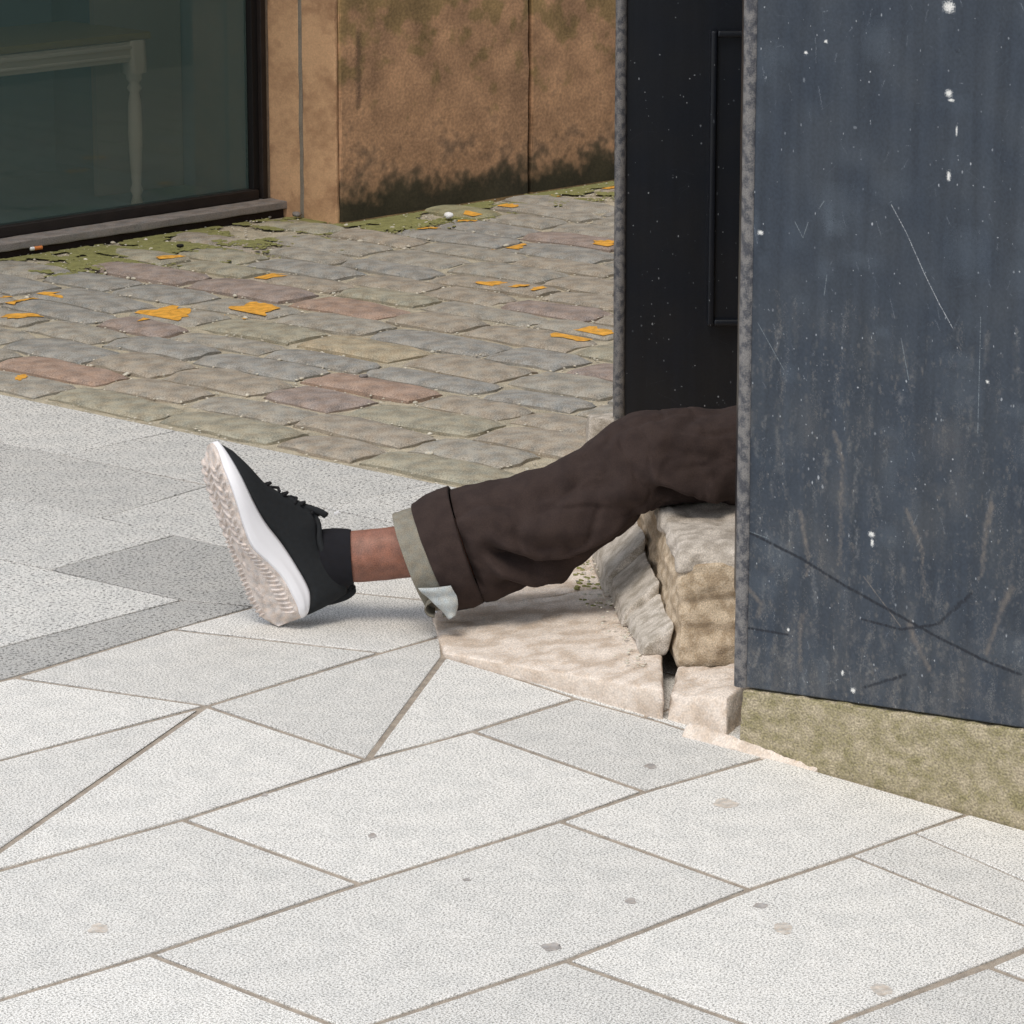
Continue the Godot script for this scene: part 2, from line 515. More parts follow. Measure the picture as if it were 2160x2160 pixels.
func make_materials() -> void:
	var g1 := granite(11, rgb(229, 226, 220), 0.66, 104.0, 1024, 0.1)
	var g2 := granite(21, rgb(206, 204, 199), 0.5, 88.0, 1024, 0.075)
	var t1 := tex(g1)
	var t2 := tex(g2)
	var n1 := normal_from(g1, 1.0)
	for i in 4:
		var k: float = [1.0, 0.97, 1.0, 0.945][i]
		var m := mat(Color(k, k * 0.998, k * 0.994), 0.85, t1, 2.3, n1, 0.35)
		m.uv1_offset = Vector3(i * 0.37, 0, i * 0.61)
		M["pale_granite_%d" % i] = m
		m = mat(Color(1, 1, 1) * [0.97, 0.93, 1.0, 0.85][i], 0.8, t2, 1.7, n1, 0.5)
		m.albedo_color.a = 1.0
		m.uv1_offset = Vector3(i * 0.23, 0, i * 0.71)
		M["grey_granite_%d" % i] = m
	var s1 := mottled(31, 0.42, 0.36, 512)
	var s2 := mottled(41, 0.6, 0.3, 512, 0.008)
	var ts1 := tex(s1)
	var ts2 := tex(s2)
	var ns1 := normal_from(s1, 1.4)
	var ns2 := normal_from(s2, 2.0)
	var tones := {"grey": rgb(177, 170, 157), "blue": rgb(169, 165, 157), "brown": rgb(179, 168, 152), "red": rgb(171, 155, 145), "rust": rgb(181, 156, 139), "ochre": rgb(190, 176, 150), "olive": rgb(177, 170, 150), "moss": rgb(167, 161, 127)}
	for k in tones:
		M["sett_" + k] = mat(tones[k], 0.82, ts1, 2.6, ns1, 0.7)
		M["sett_" + k].albedo_color.a = 1.0
	M.lane_bed = mat(rgb(198, 187, 164), 0.95, ts2, 3.2, ns2, 1.2)
	M.mortar = mat(rgb(178, 165, 150), 0.95, ts2, 6.0, ns2, 0.6)
	M.earth = mat(rgb(150, 144, 134), 0.95, ts2, 1.2)
	M.landing = mat(Color.WHITE, 0.85, tex(two_tone(101, rgb(222, 209, 196), rgb(192, 175, 158), 0.35, 0.014, 0.0014)), 2.2, ns2, 0.6)
	M.step = mat(Color.WHITE, 0.88, tex(two_tone(111, rgb(198, 180, 156), rgb(160, 141, 117), 0.42, 0.02, 0.0016)), 3.0, ns2, 1.2)
	M.step_top = mat(Color.WHITE, 0.8, tex(two_tone(115, rgb(198, 188, 176), rgb(162, 152, 140), 0.42, 0.02, 0.0016)), 2.6, ns2, 0.8)
	M.fillet = mat(Color.WHITE, 0.9, tex(two_tone(121, rgb(198, 189, 178), rgb(156, 147, 134), 0.4, 0.024, 0.0018)), 3.0, ns2, 0.9)
	M.plinth = mat(Color.WHITE, 0.92, tex(two_tone(131, rgb(168, 156, 132), rgb(130, 122, 90), 0.38, 0.03, 0.003)), 2.2, ns2, 0.9)
	M.reveal_stone = mat(Color.WHITE, 0.88, tex(two_tone(141, rgb(206, 166, 128), rgb(160, 124, 94), 0.25, 0.008, 0.0007)), 1.3, ns1, 0.4)
	M.joint = mat(rgb(150, 140, 126), 0.95, ts2, 4.0, ns2, 1.0)
	M.dark_joint = mat(rgb(78, 66, 52), 0.95, ts2, 4.0)
	var wp := mat(Color.WHITE, 0.9, tex(wall_picture()))
	wp.normal_enabled = true
	wp.normal_texture = ns2
	wp.normal_scale = 0.35
	M.wall = wp
	var fp := painted(61, rgb(56, 63, 72), 620, true)
	front_marks(fp)
	M.front = mat(Color.WHITE, 0.42, tex(fp))
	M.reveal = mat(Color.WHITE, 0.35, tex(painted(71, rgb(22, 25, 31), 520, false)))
	M.worn = mat(Color.WHITE, 0.45, tex(two_tone(151, rgb(120, 117, 115), rgb(70, 71, 76), 0.35, 0.03, 0.0014)), 3.0, ns1, 0.3)
	M.navy = mat(rgb(58, 67, 80), 0.5)
	M.frame = mat(rgb(46, 39, 36), 0.55, ts1, 3.0)
	M.rubber = mat(rgb(22, 20, 20), 0.7)
	M.sill = mat(rgb(150, 142, 136), 0.8, ts1, 3.0, ns1, 0.7)
	M.sill_foot = mat(rgb(60, 48, 42), 0.95, ts2, 4.0, ns2, 1.5)
	var gl := mat(Color(0.36, 0.44, 0.42, 0.34), 0.03)
	gl.transparency = BaseMaterial3D.TRANSPARENCY_ALPHA
	M.glass = gl
	M.room = mat(rgb(112, 138, 138), 0.9)
	M.room_panel = mat(rgb(160, 152, 132), 0.85)
	M.cream = mat(rgb(226, 216, 190), 0.6)
	M.table_top = mat(rgb(148, 128, 70), 0.35)
	M.paint = mat(rgb(250, 184, 76), 0.7, ts1, 6.0)
	M.moss = mat(rgb(150, 148, 94), 0.95, ts2, 6.0)
	M.gravel = mat(rgb(230, 222, 204), 0.9, ts1, 9.0)
	var cl := mottled(81, 0.5, 0.16, 512)
	M.trousers = mat(Color.WHITE, 0.95, tex(two_tone(161, rgb(56, 44, 40), rgb(48, 37, 34), 0.4, 0.016, 0.0012)), 3.5, normal_from(cl, 2.0), 0.5)
	M.lining = mat(rgb(150, 144, 130), 0.95, tex(cl), 7.0, normal_from(cl, 3.0), 0.6)
	M.lining_pale = mat(rgb(196, 200, 198), 0.95, tex(cl), 7.0)
	M.skin = mat(rgb(156, 108, 90), 0.5, ts1, 5.0)
	M.sock = mat(rgb(30, 29, 34), 0.95, tex(cl), 9.0)
	M.knit = mat(rgb(42, 44, 46), 0.9, tex(cl), 14.0, normal_from(cl, 3.0), 0.7)
	M.lace = mat(rgb(24, 24, 26), 0.85)
	M.foam = mat(rgb(240, 238, 240), 0.6)
	M.tread = mat(rgb(236, 222, 212), 0.6, ts1, 8.0)
	M.gum_0 = mat(rgb(224, 214, 202), 0.8, ts1, 9.0)
	M.gum_1 = mat(rgb(186, 179, 173), 0.8, ts1, 9.0)
	M.white = mat(rgb(236, 236, 236), 0.7)
	M.orange = mat(rgb(214, 130, 70), 0.8)

# ---------------------------------------------------------------- the scene
func _ready() -> void:
	# camera: 1.6 m up, a long lens tipped down
	var cam := Camera3D.new()
	cam.name = "camera"
	cam.position = Vector3(0, 1.6, 0)
	cam.rotation_degrees = Vector3(-13.834, 0, 0)
	cam.fov = 15.377
	cam.near = 0.1
	cam.far = 200.0
	add_child(cam)
	# a bright, even overcast sky
	var env := Environment.new()
	env.background_mode = Environment.BG_SKY
	var sm := ProceduralSkyMaterial.new()
	sm.sky_top_color = Color(0.80, 0.84, 0.90)
	sm.sky_horizon_color = Color(0.86, 0.87, 0.88)
	sm.sky_curve = 0.2
	sm.ground_bottom_color = Color(0.35, 0.34, 0.33)
	sm.ground_horizon_color = Color(0.6, 0.6, 0.6)
	sm.sun_angle_max = 1.0
	var sky := Sky.new()
	sky.sky_material = sm
	env.sky = sky
	env.background_energy_multiplier = 1.0
	env.tonemap_mode = Environment.TONE_MAPPER_LINEAR
	env.tonemap_exposure = 1.62
	env.sdfgi_enabled = true
	env.ssao_enabled = true
	env.ssil_enabled = true
	var we := WorldEnvironment.new()
	we.environment = env
	add_child(we)
	var sun := DirectionalLight3D.new()
	sun.name = "sun"
	sun.light_energy = 0.4
	sun.light_color = Color(1.0, 0.97, 0.93)
	sun.light_angular_distance = 24.0
	sun.shadow_enabled = true
	sun.rotation_degrees = Vector3(-62, -25, 0)
	add_child(sun)

	rng.seed = 7
	noise.seed = 5
	noise.frequency = 1.0
	noise.noise_type = FastNoiseLite.TYPE_SIMPLEX_SMOOTH
	noise.fractal_octaves = 2
	make_materials()
	make_ground()
	make_paving()
	make_lane()
	make_brown_building()
	make_blue_building()
	make_doorstep()
	make_person()
	make_litter()

func make_ground() -> void:
	var g := MB.new()
	g.flat_poly([Vector3(-60, -0.07, -60), Vector3(60, -0.07, -60), Vector3(60, -0.07, 60), Vector3(-60, -0.07, 60)], Vector3.UP)
	var o := obj("ground", g.mesh(false), M.earth)
	o.set_meta("kind", "structure")

# ---- paving
func make_paving() -> void:
	var pv := setting("pavement")
	# mortar bed under the joints
	var mb := MB.new()
	var e0 := LANE - B * 3.0
	var bed := [e0, LANE + B * 1.55, Vector3(0.35, 0, -5.3), CORNER + B * 3.0, Vector3(1.4, 0, -2.0), Vector3(-3.2, 0, -2.0)]
	mb.flat_poly(bed.map(func(p: Vector3) -> Vector3: return Vector3(p.x, -0.0025, p.z)), Vector3.UP)
	var joint := obj("joint_mortar", mb.mesh(false), M.mortar, pv)
	joint.set_meta("kind", "stuff")
	var pale := [
		[Vector2(-0.5335, -5.7294), Vector2(-0.3162, -5.9735), Vector2(-0.1367, -5.9041), Vector2(-0.121, -5.7981), Vector2(-0.1082, -5.6926), Vector2(-0.2, -5.5965)],
		[Vector2(-0.3162, -5.9735), Vector2(-0.182, -6.1169), Vector2(-0.0596, -6.2559), Vector2(-0.0562, -5.8781), Vector2(-0.1367, -5.9041)],
		[Vector2(-0.746, -5.4608), Vector2(-0.5335, -5.7294), Vector2(-0.2, -5.5965), Vector2(-0.4454, -5.3149)],
		[Vector2(-0.869, -5.3446), Vector2(-0.746, -5.4608), Vector2(-0.4454, -5.3149), Vector2(-0.7051, -5.0586), Vector2(-0.8104, -4.9576)],
		[Vector2(-0.4468, -5.3122), Vector2(-0.8104, -4.9576), Vector2(-0.7418, -4.5043), Vector2(-0.704, -4.5421)],
		[Vector2(-0.4468, -5.3122), Vector2(-0.704, -4.5421), Vector2(-0.4369, -4.7908), Vector2(-0.2018, -5.0537)],
		[Vector2(-0.4468, -5.3122), Vector2(-0.2, -5.5965), Vector2(-0.1082, -5.6926), Vector2(-0.1037, -5.5759), Vector2(-0.2018, -5.0537)],
		[Vector2(-0.2018, -5.0537), Vector2(-0.1037, -5.5759), Vector2(-0.0048, -5.4721), Vector2(0.0951, -5.3527), Vector2(-0.0561, -5.1889)],
		[Vector2(-0.7418, -4.5043), Vector2(-0.4369, -4.7908), Vector2(-0.1913, -4.5361), Vector2(-0.4329, -4.2835), Vector2(-0.6743, -4.0588)],
		[Vector2(-0.4369, -4.7908), Vector2(-0.2018, -5.0537), Vector2(-0.0561, -5.1889), Vector2(0.1807, -4.9109), Vector2(0.0639, -4.7842), Vector2(-0.1913, -4.5361)],
		[Vector2(-0.0561, -5.1889), Vector2(0.0951, -5.3527), Vector2(0.2169, -5.2329), Vector2(0.358, -5.0684), Vector2(0.1807, -4.9109)],
		[Vector2(-0.6743, -4.0588), Vector2(-0.4329, -4.2835), Vector2(-0.1827, -4.0345), Vector2(-0.5367, -3.7), Vector2(-0.6097, -3.6322)],
		[Vector2(-0.4329, -4.2835), Vector2(-0.1913, -4.5361), Vector2(0.0639, -4.7842), Vector2(0.2992, -4.5162), Vector2(0.0638, -4.262), Vector2(-0.1827, -4.0345)],
		[Vector2(0.0639, -4.7842), Vector2(0.1807, -4.9109), Vector2(0.358, -5.0684), Vector2(0.6098, -4.8131), Vector2(0.5284, -4.7361), Vector2(0.4391, -4.6466), Vector2(0.2992, -4.5162)],
		[Vector2(-0.1827, -4.0345), Vector2(0.0638, -4.262), Vector2(0.3131, -4.0088), Vector2(0.0191, -3.7419), Vector2(-0.2026, -3.6863)],
		[Vector2(0.0638, -4.262), Vector2(0.2992, -4.5162), Vector2(0.4391, -4.6466), Vector2(0.6594, -4.3419), Vector2(0.3874, -4.0802), Vector2(0.3131, -4.0088)],
		[Vector2(0.4391, -4.6466), Vector2(0.5284, -4.7361), Vector2(0.7332, -4.4132), Vector2(0.6594, -4.3419)],
		[Vector2(0.5284, -4.7361), Vector2(0.6098, -4.8131), Vector2(0.8738, -4.5482), Vector2(0.7332, -4.4132)],
		[Vector2(0.3131, -4.0088), Vector2(0.3874, -4.0802), Vector2(0.565, -4.2425), Vector2(0.7405, -4.028), Vector2(0.4697, -3.756)],
		[Vector2(0.565, -4.2425), Vector2(0.6594, -4.3419), Vector2(0.7332, -4.4132), Vector2(0.8738, -4.5482), Vector2(0.9737, -4.2835), Vector2(0.7405, -4.028)],
	]
	var tight := [16, 17]
	for i in pale.size():
		var w = 0.0056 if not (i in tight) else 0.0026
		lay(pv, PackedVector2Array(pale[i]), w, M["pale_granite_%d" % ((i * 7 + 1) % 4)], 0.0)
	var grey := [
		[[Vector2(-1.2808, -7.7011), Vector2(-1.0222, -7.4858), Vector2(-0.6476, -7.1574), Vector2(-0.8468, -6.9474), Vector2(-1.2091, -7.2477)], 2],
		[[Vector2(-0.6476, -7.1574), Vector2(-0.1409, -6.7195), Vector2(-0.3363, -6.5289), Vector2(-0.8468, -6.9474)], 0],
		[[Vector2(-0.1409, -6.7195), Vector2(0.0321, -6.5646), Vector2(-0.0967, -6.3296), Vector2(-0.3363, -6.5289)], 2],
		[[Vector2(-1.2091, -7.2477), Vector2(-0.8468, -6.9474), Vector2(-0.5496, -6.6987), Vector2(-0.7212, -6.4547), Vector2(-1.1375, -6.7953)], 1],
		[[Vector2(-0.5496, -6.6987), Vector2(-0.3363, -6.5289), Vector2(-0.1901, -6.4049), Vector2(-0.4164, -6.191), Vector2(-0.5794, -6.3296), Vector2(-0.7212, -6.4547)], 0],
		[[Vector2(-0.1901, -6.4049), Vector2(-0.0967, -6.3296), Vector2(-0.0596, -6.2559), Vector2(-0.182, -6.1169), Vector2(-0.3162, -5.9735), Vector2(-0.4164, -6.191)], 2],
		[[Vector2(-1.1375, -6.7953), Vector2(-0.7212, -6.4547), Vector2(-0.5794, -6.3296), Vector2(-0.7671, -6.096), Vector2(-1.0627, -6.3221)], 0],
		[[Vector2(-0.5794, -6.3296), Vector2(-0.4164, -6.191), Vector2(-0.3162, -5.9735), Vector2(-0.4145, -5.8652), Vector2(-0.5333, -5.9041), Vector2(-0.7671, -6.096)], 3],
		[[Vector2(-1.0627, -6.3221), Vector2(-0.7671, -6.096), Vector2(-0.5333, -5.9041), Vector2(-0.7813, -5.6352), Vector2(-0.9291, -5.4778)], 2],
		[[Vector2(-0.9291, -5.4778), Vector2(-0.7813, -5.6352), Vector2(-0.5333, -5.9041), Vector2(-0.4145, -5.8652), Vector2(-0.5335, -5.7294), Vector2(-0.7471, -5.4693), Vector2(-0.902, -5.3069)], 3],
	]
	for s in grey:
		lay(pv, PackedVector2Array(s[0]), 0.0024, M["grey_granite_%d" % s[1]], rng.randf_range(-0.0006, 0.0006))
	# trodden gum and grease spots
	var spots := [[Vector2(0.1926, -5.0221), 0.008, 0.012, 1], [Vector2(0.3092, -4.4535), 0.010, 0.010, 1], [Vector2(-0.1833, -4.7231), 0.006, 0.010, 1], [Vector2(0.3311, -4.3716), 0.012, 0.020, 0], [Vector2(-0.5044, -4.3716), 0.012, 0.018, 0], [Vector2(0.0472, -4.3071), 0.012, 0.014, 1], [Vector2(0.4317, -4.1641), 0.012, 0.020, 0], [Vector2(0.2878, -4.8558), 0.018, 0.02, 0], [Vector2(0.1479, -4.4709), 0.007, 0.012, 1], [Vector2(-0.3344, -4.8947), 0.004, 0.007, 1], [Vector2(-0.0577, -4.5502), 0.005, 0.006, 1]]
	for k in spots.size():
		spot(pv, spots[k][0], spots[k][1], spots[k][2], M["gum_%d" % spots[k][3]], k)
	# the same paving goes on out of frame: a grid of slabs, cut round those above
	var limit := PackedVector2Array()
	for p in [LANE - LB * 2.6, LANE + LB * 0.2, CORNER + B * 3.0, Vector3(1.6, 0, -1.6), Vector3(-3.2, 0, -1.6)]:
		limit.append(Vector2(p.x, p.z))
	var done := laid.duplicate()
	var k := 0
	for i in range(-9, 9):
		for j in range(-5, 9):
			var c := Vector3(-0.41, 0, -4.66) + A * (i * 0.42 + (0.2 if j % 2 else 0.0)) + B * (j * 0.35)
			var cell := PackedVector2Array()
			for q in [Vector2(0, 0), Vector2(0.42, 0), Vector2(0.42, 0.35), Vector2(0, 0.35)]:
				var w = c + A * q.x + B * q.y
				cell.append(Vector2(w.x, w.z))
			for piece in Geometry2D.intersect_polygons(cell, limit):
				var bits := [piece]
				for other in done:
					var next := []
					for b in bits:
						next.append_array(Geometry2D.clip_polygons(b, other))
					bits = next
				for b in bits:
					if Geometry2D.is_polygon_clockwise(b) != Geometry2D.is_polygon_clockwise(cell) or area(b) < 0.006:
						continue
					k += 1
					var grey_side: bool = b[0].y < -5.45 + b[0].x * 0.0 and b[0].x < -0.8
					lay(pv, b, 0.0045, M[("grey_granite_%d" if grey_side else "pale_granite_%d") % (k % 4)], -0.0003)

var laid: Array = []
func area(p: PackedVector2Array) -> float:
	var s := 0.0
	for i in p.size():
		s += p[i].cross(p[(i + 1) % p.size()])
	return absf(s) * 0.5

func spot(parent: Node, at: Vector2, w: float, d: float, m: Material, k: int) -> void:
	var mb := MB.new()
	var pts := []
	for i in 18:
		var a := TAU * i / 18.0
		var r := 1.0 + 0.35 * noise.get_noise_2d(k * 9.0 + cos(a), sin(a))
		pts.append(Vector3(at.x + cos(a) * w * r, 0.0004, at.y + sin(a) * d * r))
	mb.flat_poly(pts, Vector3.UP)
	obj("gum_spot", mb.mesh(false), m, parent)

func lay(parent: Node, poly: PackedVector2Array, joint: float, m: Material, dy: float) -> void:
	laid.append(poly)
	var ins := Geometry2D.offset_polygon(poly, -joint, Geometry2D.JOIN_MITER)
	if ins.is_empty():
		return
	obj("slab", slab(ins[0], dy, 0.05, 0.001), m, parent)

# ---- lane of setts
func make_lane() -> void:
	var lane := setting("cobbled_lane")
	var mb := MB.new()
	var n := 60
	for i in n + 1:
		for j in n + 1:
			var s := lerpf(-1.6, 1.5, float(i) / n)
			var t := lerpf(-0.012, 4.2, float(j) / n)
			var p := LANE + LB * s + A * t
			mb.add(Vector3(p.x, -0.0085 + 0.003 * noise.get_noise_2d(p.x * 9.0, p.z * 9.0), p.z))
	for i in n:
		for j in n:
			var o := i * (n + 1) + j
			mb.face(o, o + 1, o + n + 2, Vector3.UP)
			mb.face(o, o + n + 2, o + n + 1, Vector3.UP)
	obj("joint_sand", mb.mesh(false), M.lane_bed, lane).set_meta("kind", "stuff")
	var variants := []
	for i in 12:
		variants.append(sett_mesh(i))
	# colours seen at places along the lane: x, z, tone
	var spots := [[Vector2(-0.8544, -8.7841), "red"], [Vector2(-0.5827, -8.6273), "red"], [Vector2(-0.3077, -8.4628), "rust"], [Vector2(-0.8552, -8.6609), "blue"], [Vector2(-0.2965, -7.5217), "rust"], [Vector2(-0.144, -7.4098), "brown"], [Vector2(-0.9159, -7.7774), "rust"], [Vector2(-0.7052, -7.7774), "brown"], [Vector2(-0.4755, -7.6422), "rust"], [Vector2(-0.3021, -7.9745), "ochre"], [Vector2(-0.0843, -7.7774), "brown"], [Vector2(0.1022, -7.6157), "grey"], [Vector2(0.1236, -8.3669), "red"], [Vector2(-0.1242, -8.2423), "brown"], [Vector2(-0.1804, -7.6157), "blue"], [Vector2(0.0781, -7.3848), "blue"], [Vector2(0.0558, -7.2142), "brown"], [Vector2(-0.0363, -7.0282), "grey"], [Vector2(-0.0843, -6.8295), "olive"], [Vector2(-0.2971, -7.2622), "grey"], [Vector2(-0.3293, -7.051), "brown"], [Vector2(-0.5361, -7.2622), "olive"], [Vector2(-0.7347, -7.3848), "olive"], [Vector2(-0.8997, -7.5372), "olive"], [Vector2(-0.8882, -8.1512), "grey"], [Vector2(-0.6882, -7.9745), "blue"], [Vector2(-0.4644, -7.8327), "blue"], [Vector2(-0.5003, -8.0619), "brown"], [Vector2(-0.98, -7.9457), "blue"], [Vector2(-0.1102, -8.0619), "blue"], [Vector2(0.1169, -7.8889), "blue"], [Vector2(-0.8631, -8.3669), "brown"], [Vector2(-0.6354, -8.1813), "olive"], [Vector2(-0.0592, -9.085), "brown"], [Vector2(0.1068, -8.9753), "brown"], [Vector2(-0.3435, -9.1222), "red"], [Vector2(-0.4033, -9.0116), "brown"], [Vector2(0.005, -8.8329), "grey"], [Vector2(-0.088, -9.4301), "blue"], [Vector2(0.1138, -9.5917), "blue"], [Vector2(-0.6179, -7.5114), "blue"], [Vector2(-0.9468, -9.3513), "moss"], [Vector2(-0.7545, -9.4301), "moss"], [Vector2(-1.0881, -9.1973), "olive"], [Vector2(-0.8278, -9.1973), "olive"], [Vector2(-0.5479, -9.5508), "olive"], [Vector2(-0.3185, -9.5508), "moss"], [Vector2(-0.1598, -9.7587), "moss"], [Vector2(0.048, -10.002), "moss"], [Vector2(0.208, -10.248), "moss"], [Vector2(-1.0478, -9.4301), "moss"]]
	var names := ["grey", "brown", "blue", "grey", "brown", "olive", "grey", "red"]
	var t := 0.03
	var row := 0
	while t < 4.0:
		var w := rng.randf_range(0.125, 0.168)
		var s := -1.5 + (0.12 if row % 2 else 0.0) + rng.randf_range(-0.03, 0.03)
		while s < 1.38:
			var l := rng.randf_range(0.22, 0.35)
			var mid := LANE + LB * (s + l * 0.5) + A * (t + w * 0.5)
			var ok := true
			if t > 0.36 and s + l > 1.2:
				ok = false                       # the blue building stands here
			if t + w * 0.5 > 1.9 and s < -1.12:
				ok = false                       # and the brown one here
			if s < -1.36:
				ok = false
			if s + l * 0.5 > 1.16 + t * 0.2:
				ok = false
			if ok:
				var tone: String = names[rng.randi() % names.size()]
				var best := 0.085
				for p in spots:
					var dd: float = Vector2(mid.x, mid.z).distance_to(p[0])
					if dd < best:
						best = dd
						tone = p[1]
				setts.append({"c": mid, "l": l, "w": w, "tone": tone, "y": rng.randf_range(-0.0022, 0.0022), "v": rng.randi() % 12, "rx": rng.randf_range(-0.014, 0.014), "rz": rng.randf_range(-0.014, 0.014), "ry": rng.randf_range(-0.05, 0.05), "flip": rng.randi() % 2})
			s += l
		t += w
		row += 1
	var paints := [[Vector2(-1.0985, -8.541), 92, 13], [Vector2(-1.1426, -8.4692), 40, 10], [Vector2(-1.0922, -8.298), 60, 7], [Vector2(-0.7741, -8.3292), 84, 24], [Vector2(-0.5874, -8.3859), 70, 21], [Vector2(-0.5979, -8.805), 78, 9], [Vector2(-0.82, -9.0482), 48, 5], [Vector2(0.1613, -8.0974), 94, 18], [Vector2(0.0661, -8.6273), 26, 7], [Vector2(-0.0592, -8.6948), 56, 7], [Vector2(-0.0078, -9.2125), 46, 13], [Vector2(0.2247, -9.2353), 46, 10], [Vector2(-0.269, -9.2277), 34, 6], [Vector2(-0.1174, -9.6661), 42, 14], [Vector2(-0.207, -9.5102), 56, 8], [Vector2(-0.0249, -9.8098), 44, 9], [Vector2(0.1472, -10.0378), 40, 9], [Vector2(0.2581, -10.1739), 34, 8], [Vector2(-1.0091, -7.6369), 18, 8], [Vector2(0.0172, -8.6609), 30, 4]]
	for q in setts:
		var o := obj("sett", variants[q.v], M["sett_" + q.tone], lane)
		var basis := Basis(LB, Vector3.UP, LB.cross(Vector3.UP)) * Basis.from_euler(Vector3(q.rx, q.ry + PI * q.flip, q.rz))
		o.transform = Transform3D(basis * Basis.from_scale(Vector3((q.l - 0.019) / 0.24, 1.0, (q.w - 0.021) / 0.11)), q.c + Vector3(0, q.y, 0))
		for pi in paints.size():
			paint_on(q, paints[pi], pi, o)

# worn yellow line paint left on the crown of a sett
func paint_on(q: Dictionary, pt: Array, k: int, on: MeshInstance3D) -> void:
	var p: Vector2 = pt[0]
	if p.distance_to(Vector2(q.c.x, q.c.z)) > 0.36:
		return
	var dist := -p.y
	var hw: float = pt[1] * 1.118 * dist / 8000.0 * 0.62
	var hd: float = pt[2] * 1.118 * dist * dist / (8000.0 * 1.6) * 0.62
	var blob := PackedVector2Array()
	for i in 30:
		var a := TAU * i / 30.0
		var rr := 1.0 + 0.5 * noise.get_noise_2d(k * 17.0 + cos(a) * 1.4, sin(a) * 1.4) + 0.22 * noise.get_noise_2d(k * 7.0 + cos(a) * 5.0, sin(a) * 5.0)
		blob.append(p + Vector2(cos(a) * hw, sin(a) * hd - cos(a) * hw * 0.25) * rr)
	var inv := on.transform.affine_inverse()
	var rect := PackedVector2Array([Vector2(-0.106, -0.044), Vector2(0.106, -0.044), Vector2(0.106, 0.044), Vector2(-0.106, 0.044)])
	var loc := PackedVector2Array()
	for b in blob:
		var l3 := inv * Vector3(b.x, 0.0, b.y)
		loc.append(Vector2(l3.x, l3.z))
	for piece in Geometry2D.intersect_polygons(loc, rect):
		var tri := Geometry2D.triangulate_polygon(piece)
		if tri.is_empty():
			continue
		var mb := MB.new()
		for v in piece:
			mb.add(Vector3(v.x, sett_top(q.v, v) + 0.0012, v.y))
		for i in range(0, tri.size(), 3):
			mb.face(tri[i], tri[i + 1], tri[i + 2], Vector3.UP)
		obj("paint_mark", mb.mesh(false), M.paint, on)

func sett_top(v: int, p: Vector2) -> float:
	var ex := clampf((absf(p.x) - 0.07) / 0.05, 0.0, 1.0)
	var ez := clampf((absf(p.y) - 0.022) / 0.033, 0.0, 1.0)
	return 0.0045 - 0.0035 * (ex * ex + ez * ez) + 0.0016 * noise.get_noise_2d(p.x * 14.0 + v * 5.0, p.y * 14.0)

func sett_mesh(v: int) -> ArrayMesh:
	var mb := MB.new()
	var xs := [-0.12, -0.112, -0.06, 0.0, 0.06, 0.112, 0.12]
	var zs := [-0.055, -0.047, -0.016, 0.016, 0.047, 0.055]
	var idx := {}
	for i in 7:
		for j in 6:
			var p := Vector2(xs[i], zs[j])
			var edge_x := i == 0 or i == 6
			var edge_z := j == 0 or j == 5
			var wob := 0.011 * noise.get_noise_2d(p.x * 12.0 + v * 9.0, p.y * 12.0 + v * 3.0)
			var q := p
			if edge_z or j == 1 or j == 4:
				q.y += wob
			if edge_x or i == 1 or i == 5:
				q.x += 0.013 * noise.get_noise_2d(p.y * 15.0 + v * 7.0, p.x * 3.0)
			if (edge_x or i == 1 or i == 5) and (edge_z or j == 1 or j == 4):
				q *= Vector2(0.965, 0.93)                     # knocked-off corners
			var y := sett_top(v, p)
			if edge_x or edge_z:
				y -= 0.0045
			idx[Vector2i(i, j)] = mb.add(Vector3(q.x, y, q.y))
	for i in 6:
		for j in 5:
			mb.face(idx[Vector2i(i, j)], idx[Vector2i(i + 1, j)], idx[Vector2i(i + 1, j + 1)], Vector3.UP)
			mb.face(idx[Vector2i(i, j)], idx[Vector2i(i + 1, j + 1)], idx[Vector2i(i, j + 1)], Vector3.UP)
	var rim := []
	for i in 7: rim.append(Vector2i(i, 0))
	for j in range(1, 6): rim.append(Vector2i(6, j))
	for i in range(5, -1, -1): rim.append(Vector2i(i, 5))
	for j in range(4, 0, -1): rim.append(Vector2i(0, j))
	for k in rim.size():
		var a: Vector3 = mb.v[idx[rim[k]]]
		var b: Vector3 = mb.v[idx[rim[(k + 1) % rim.size()]]]
		mb.flat_poly([a + Vector3(0, -0.0003, 0), b + Vector3(0, -0.0003, 0), b + Vector3(b.x * 0.02, -0.05, b.z * 0.02), a + Vector3(a.x * 0.02, -0.05, a.z * 0.02)], Vector3(a.x * 0.3, 0, a.z))
	return mb.mesh(false)

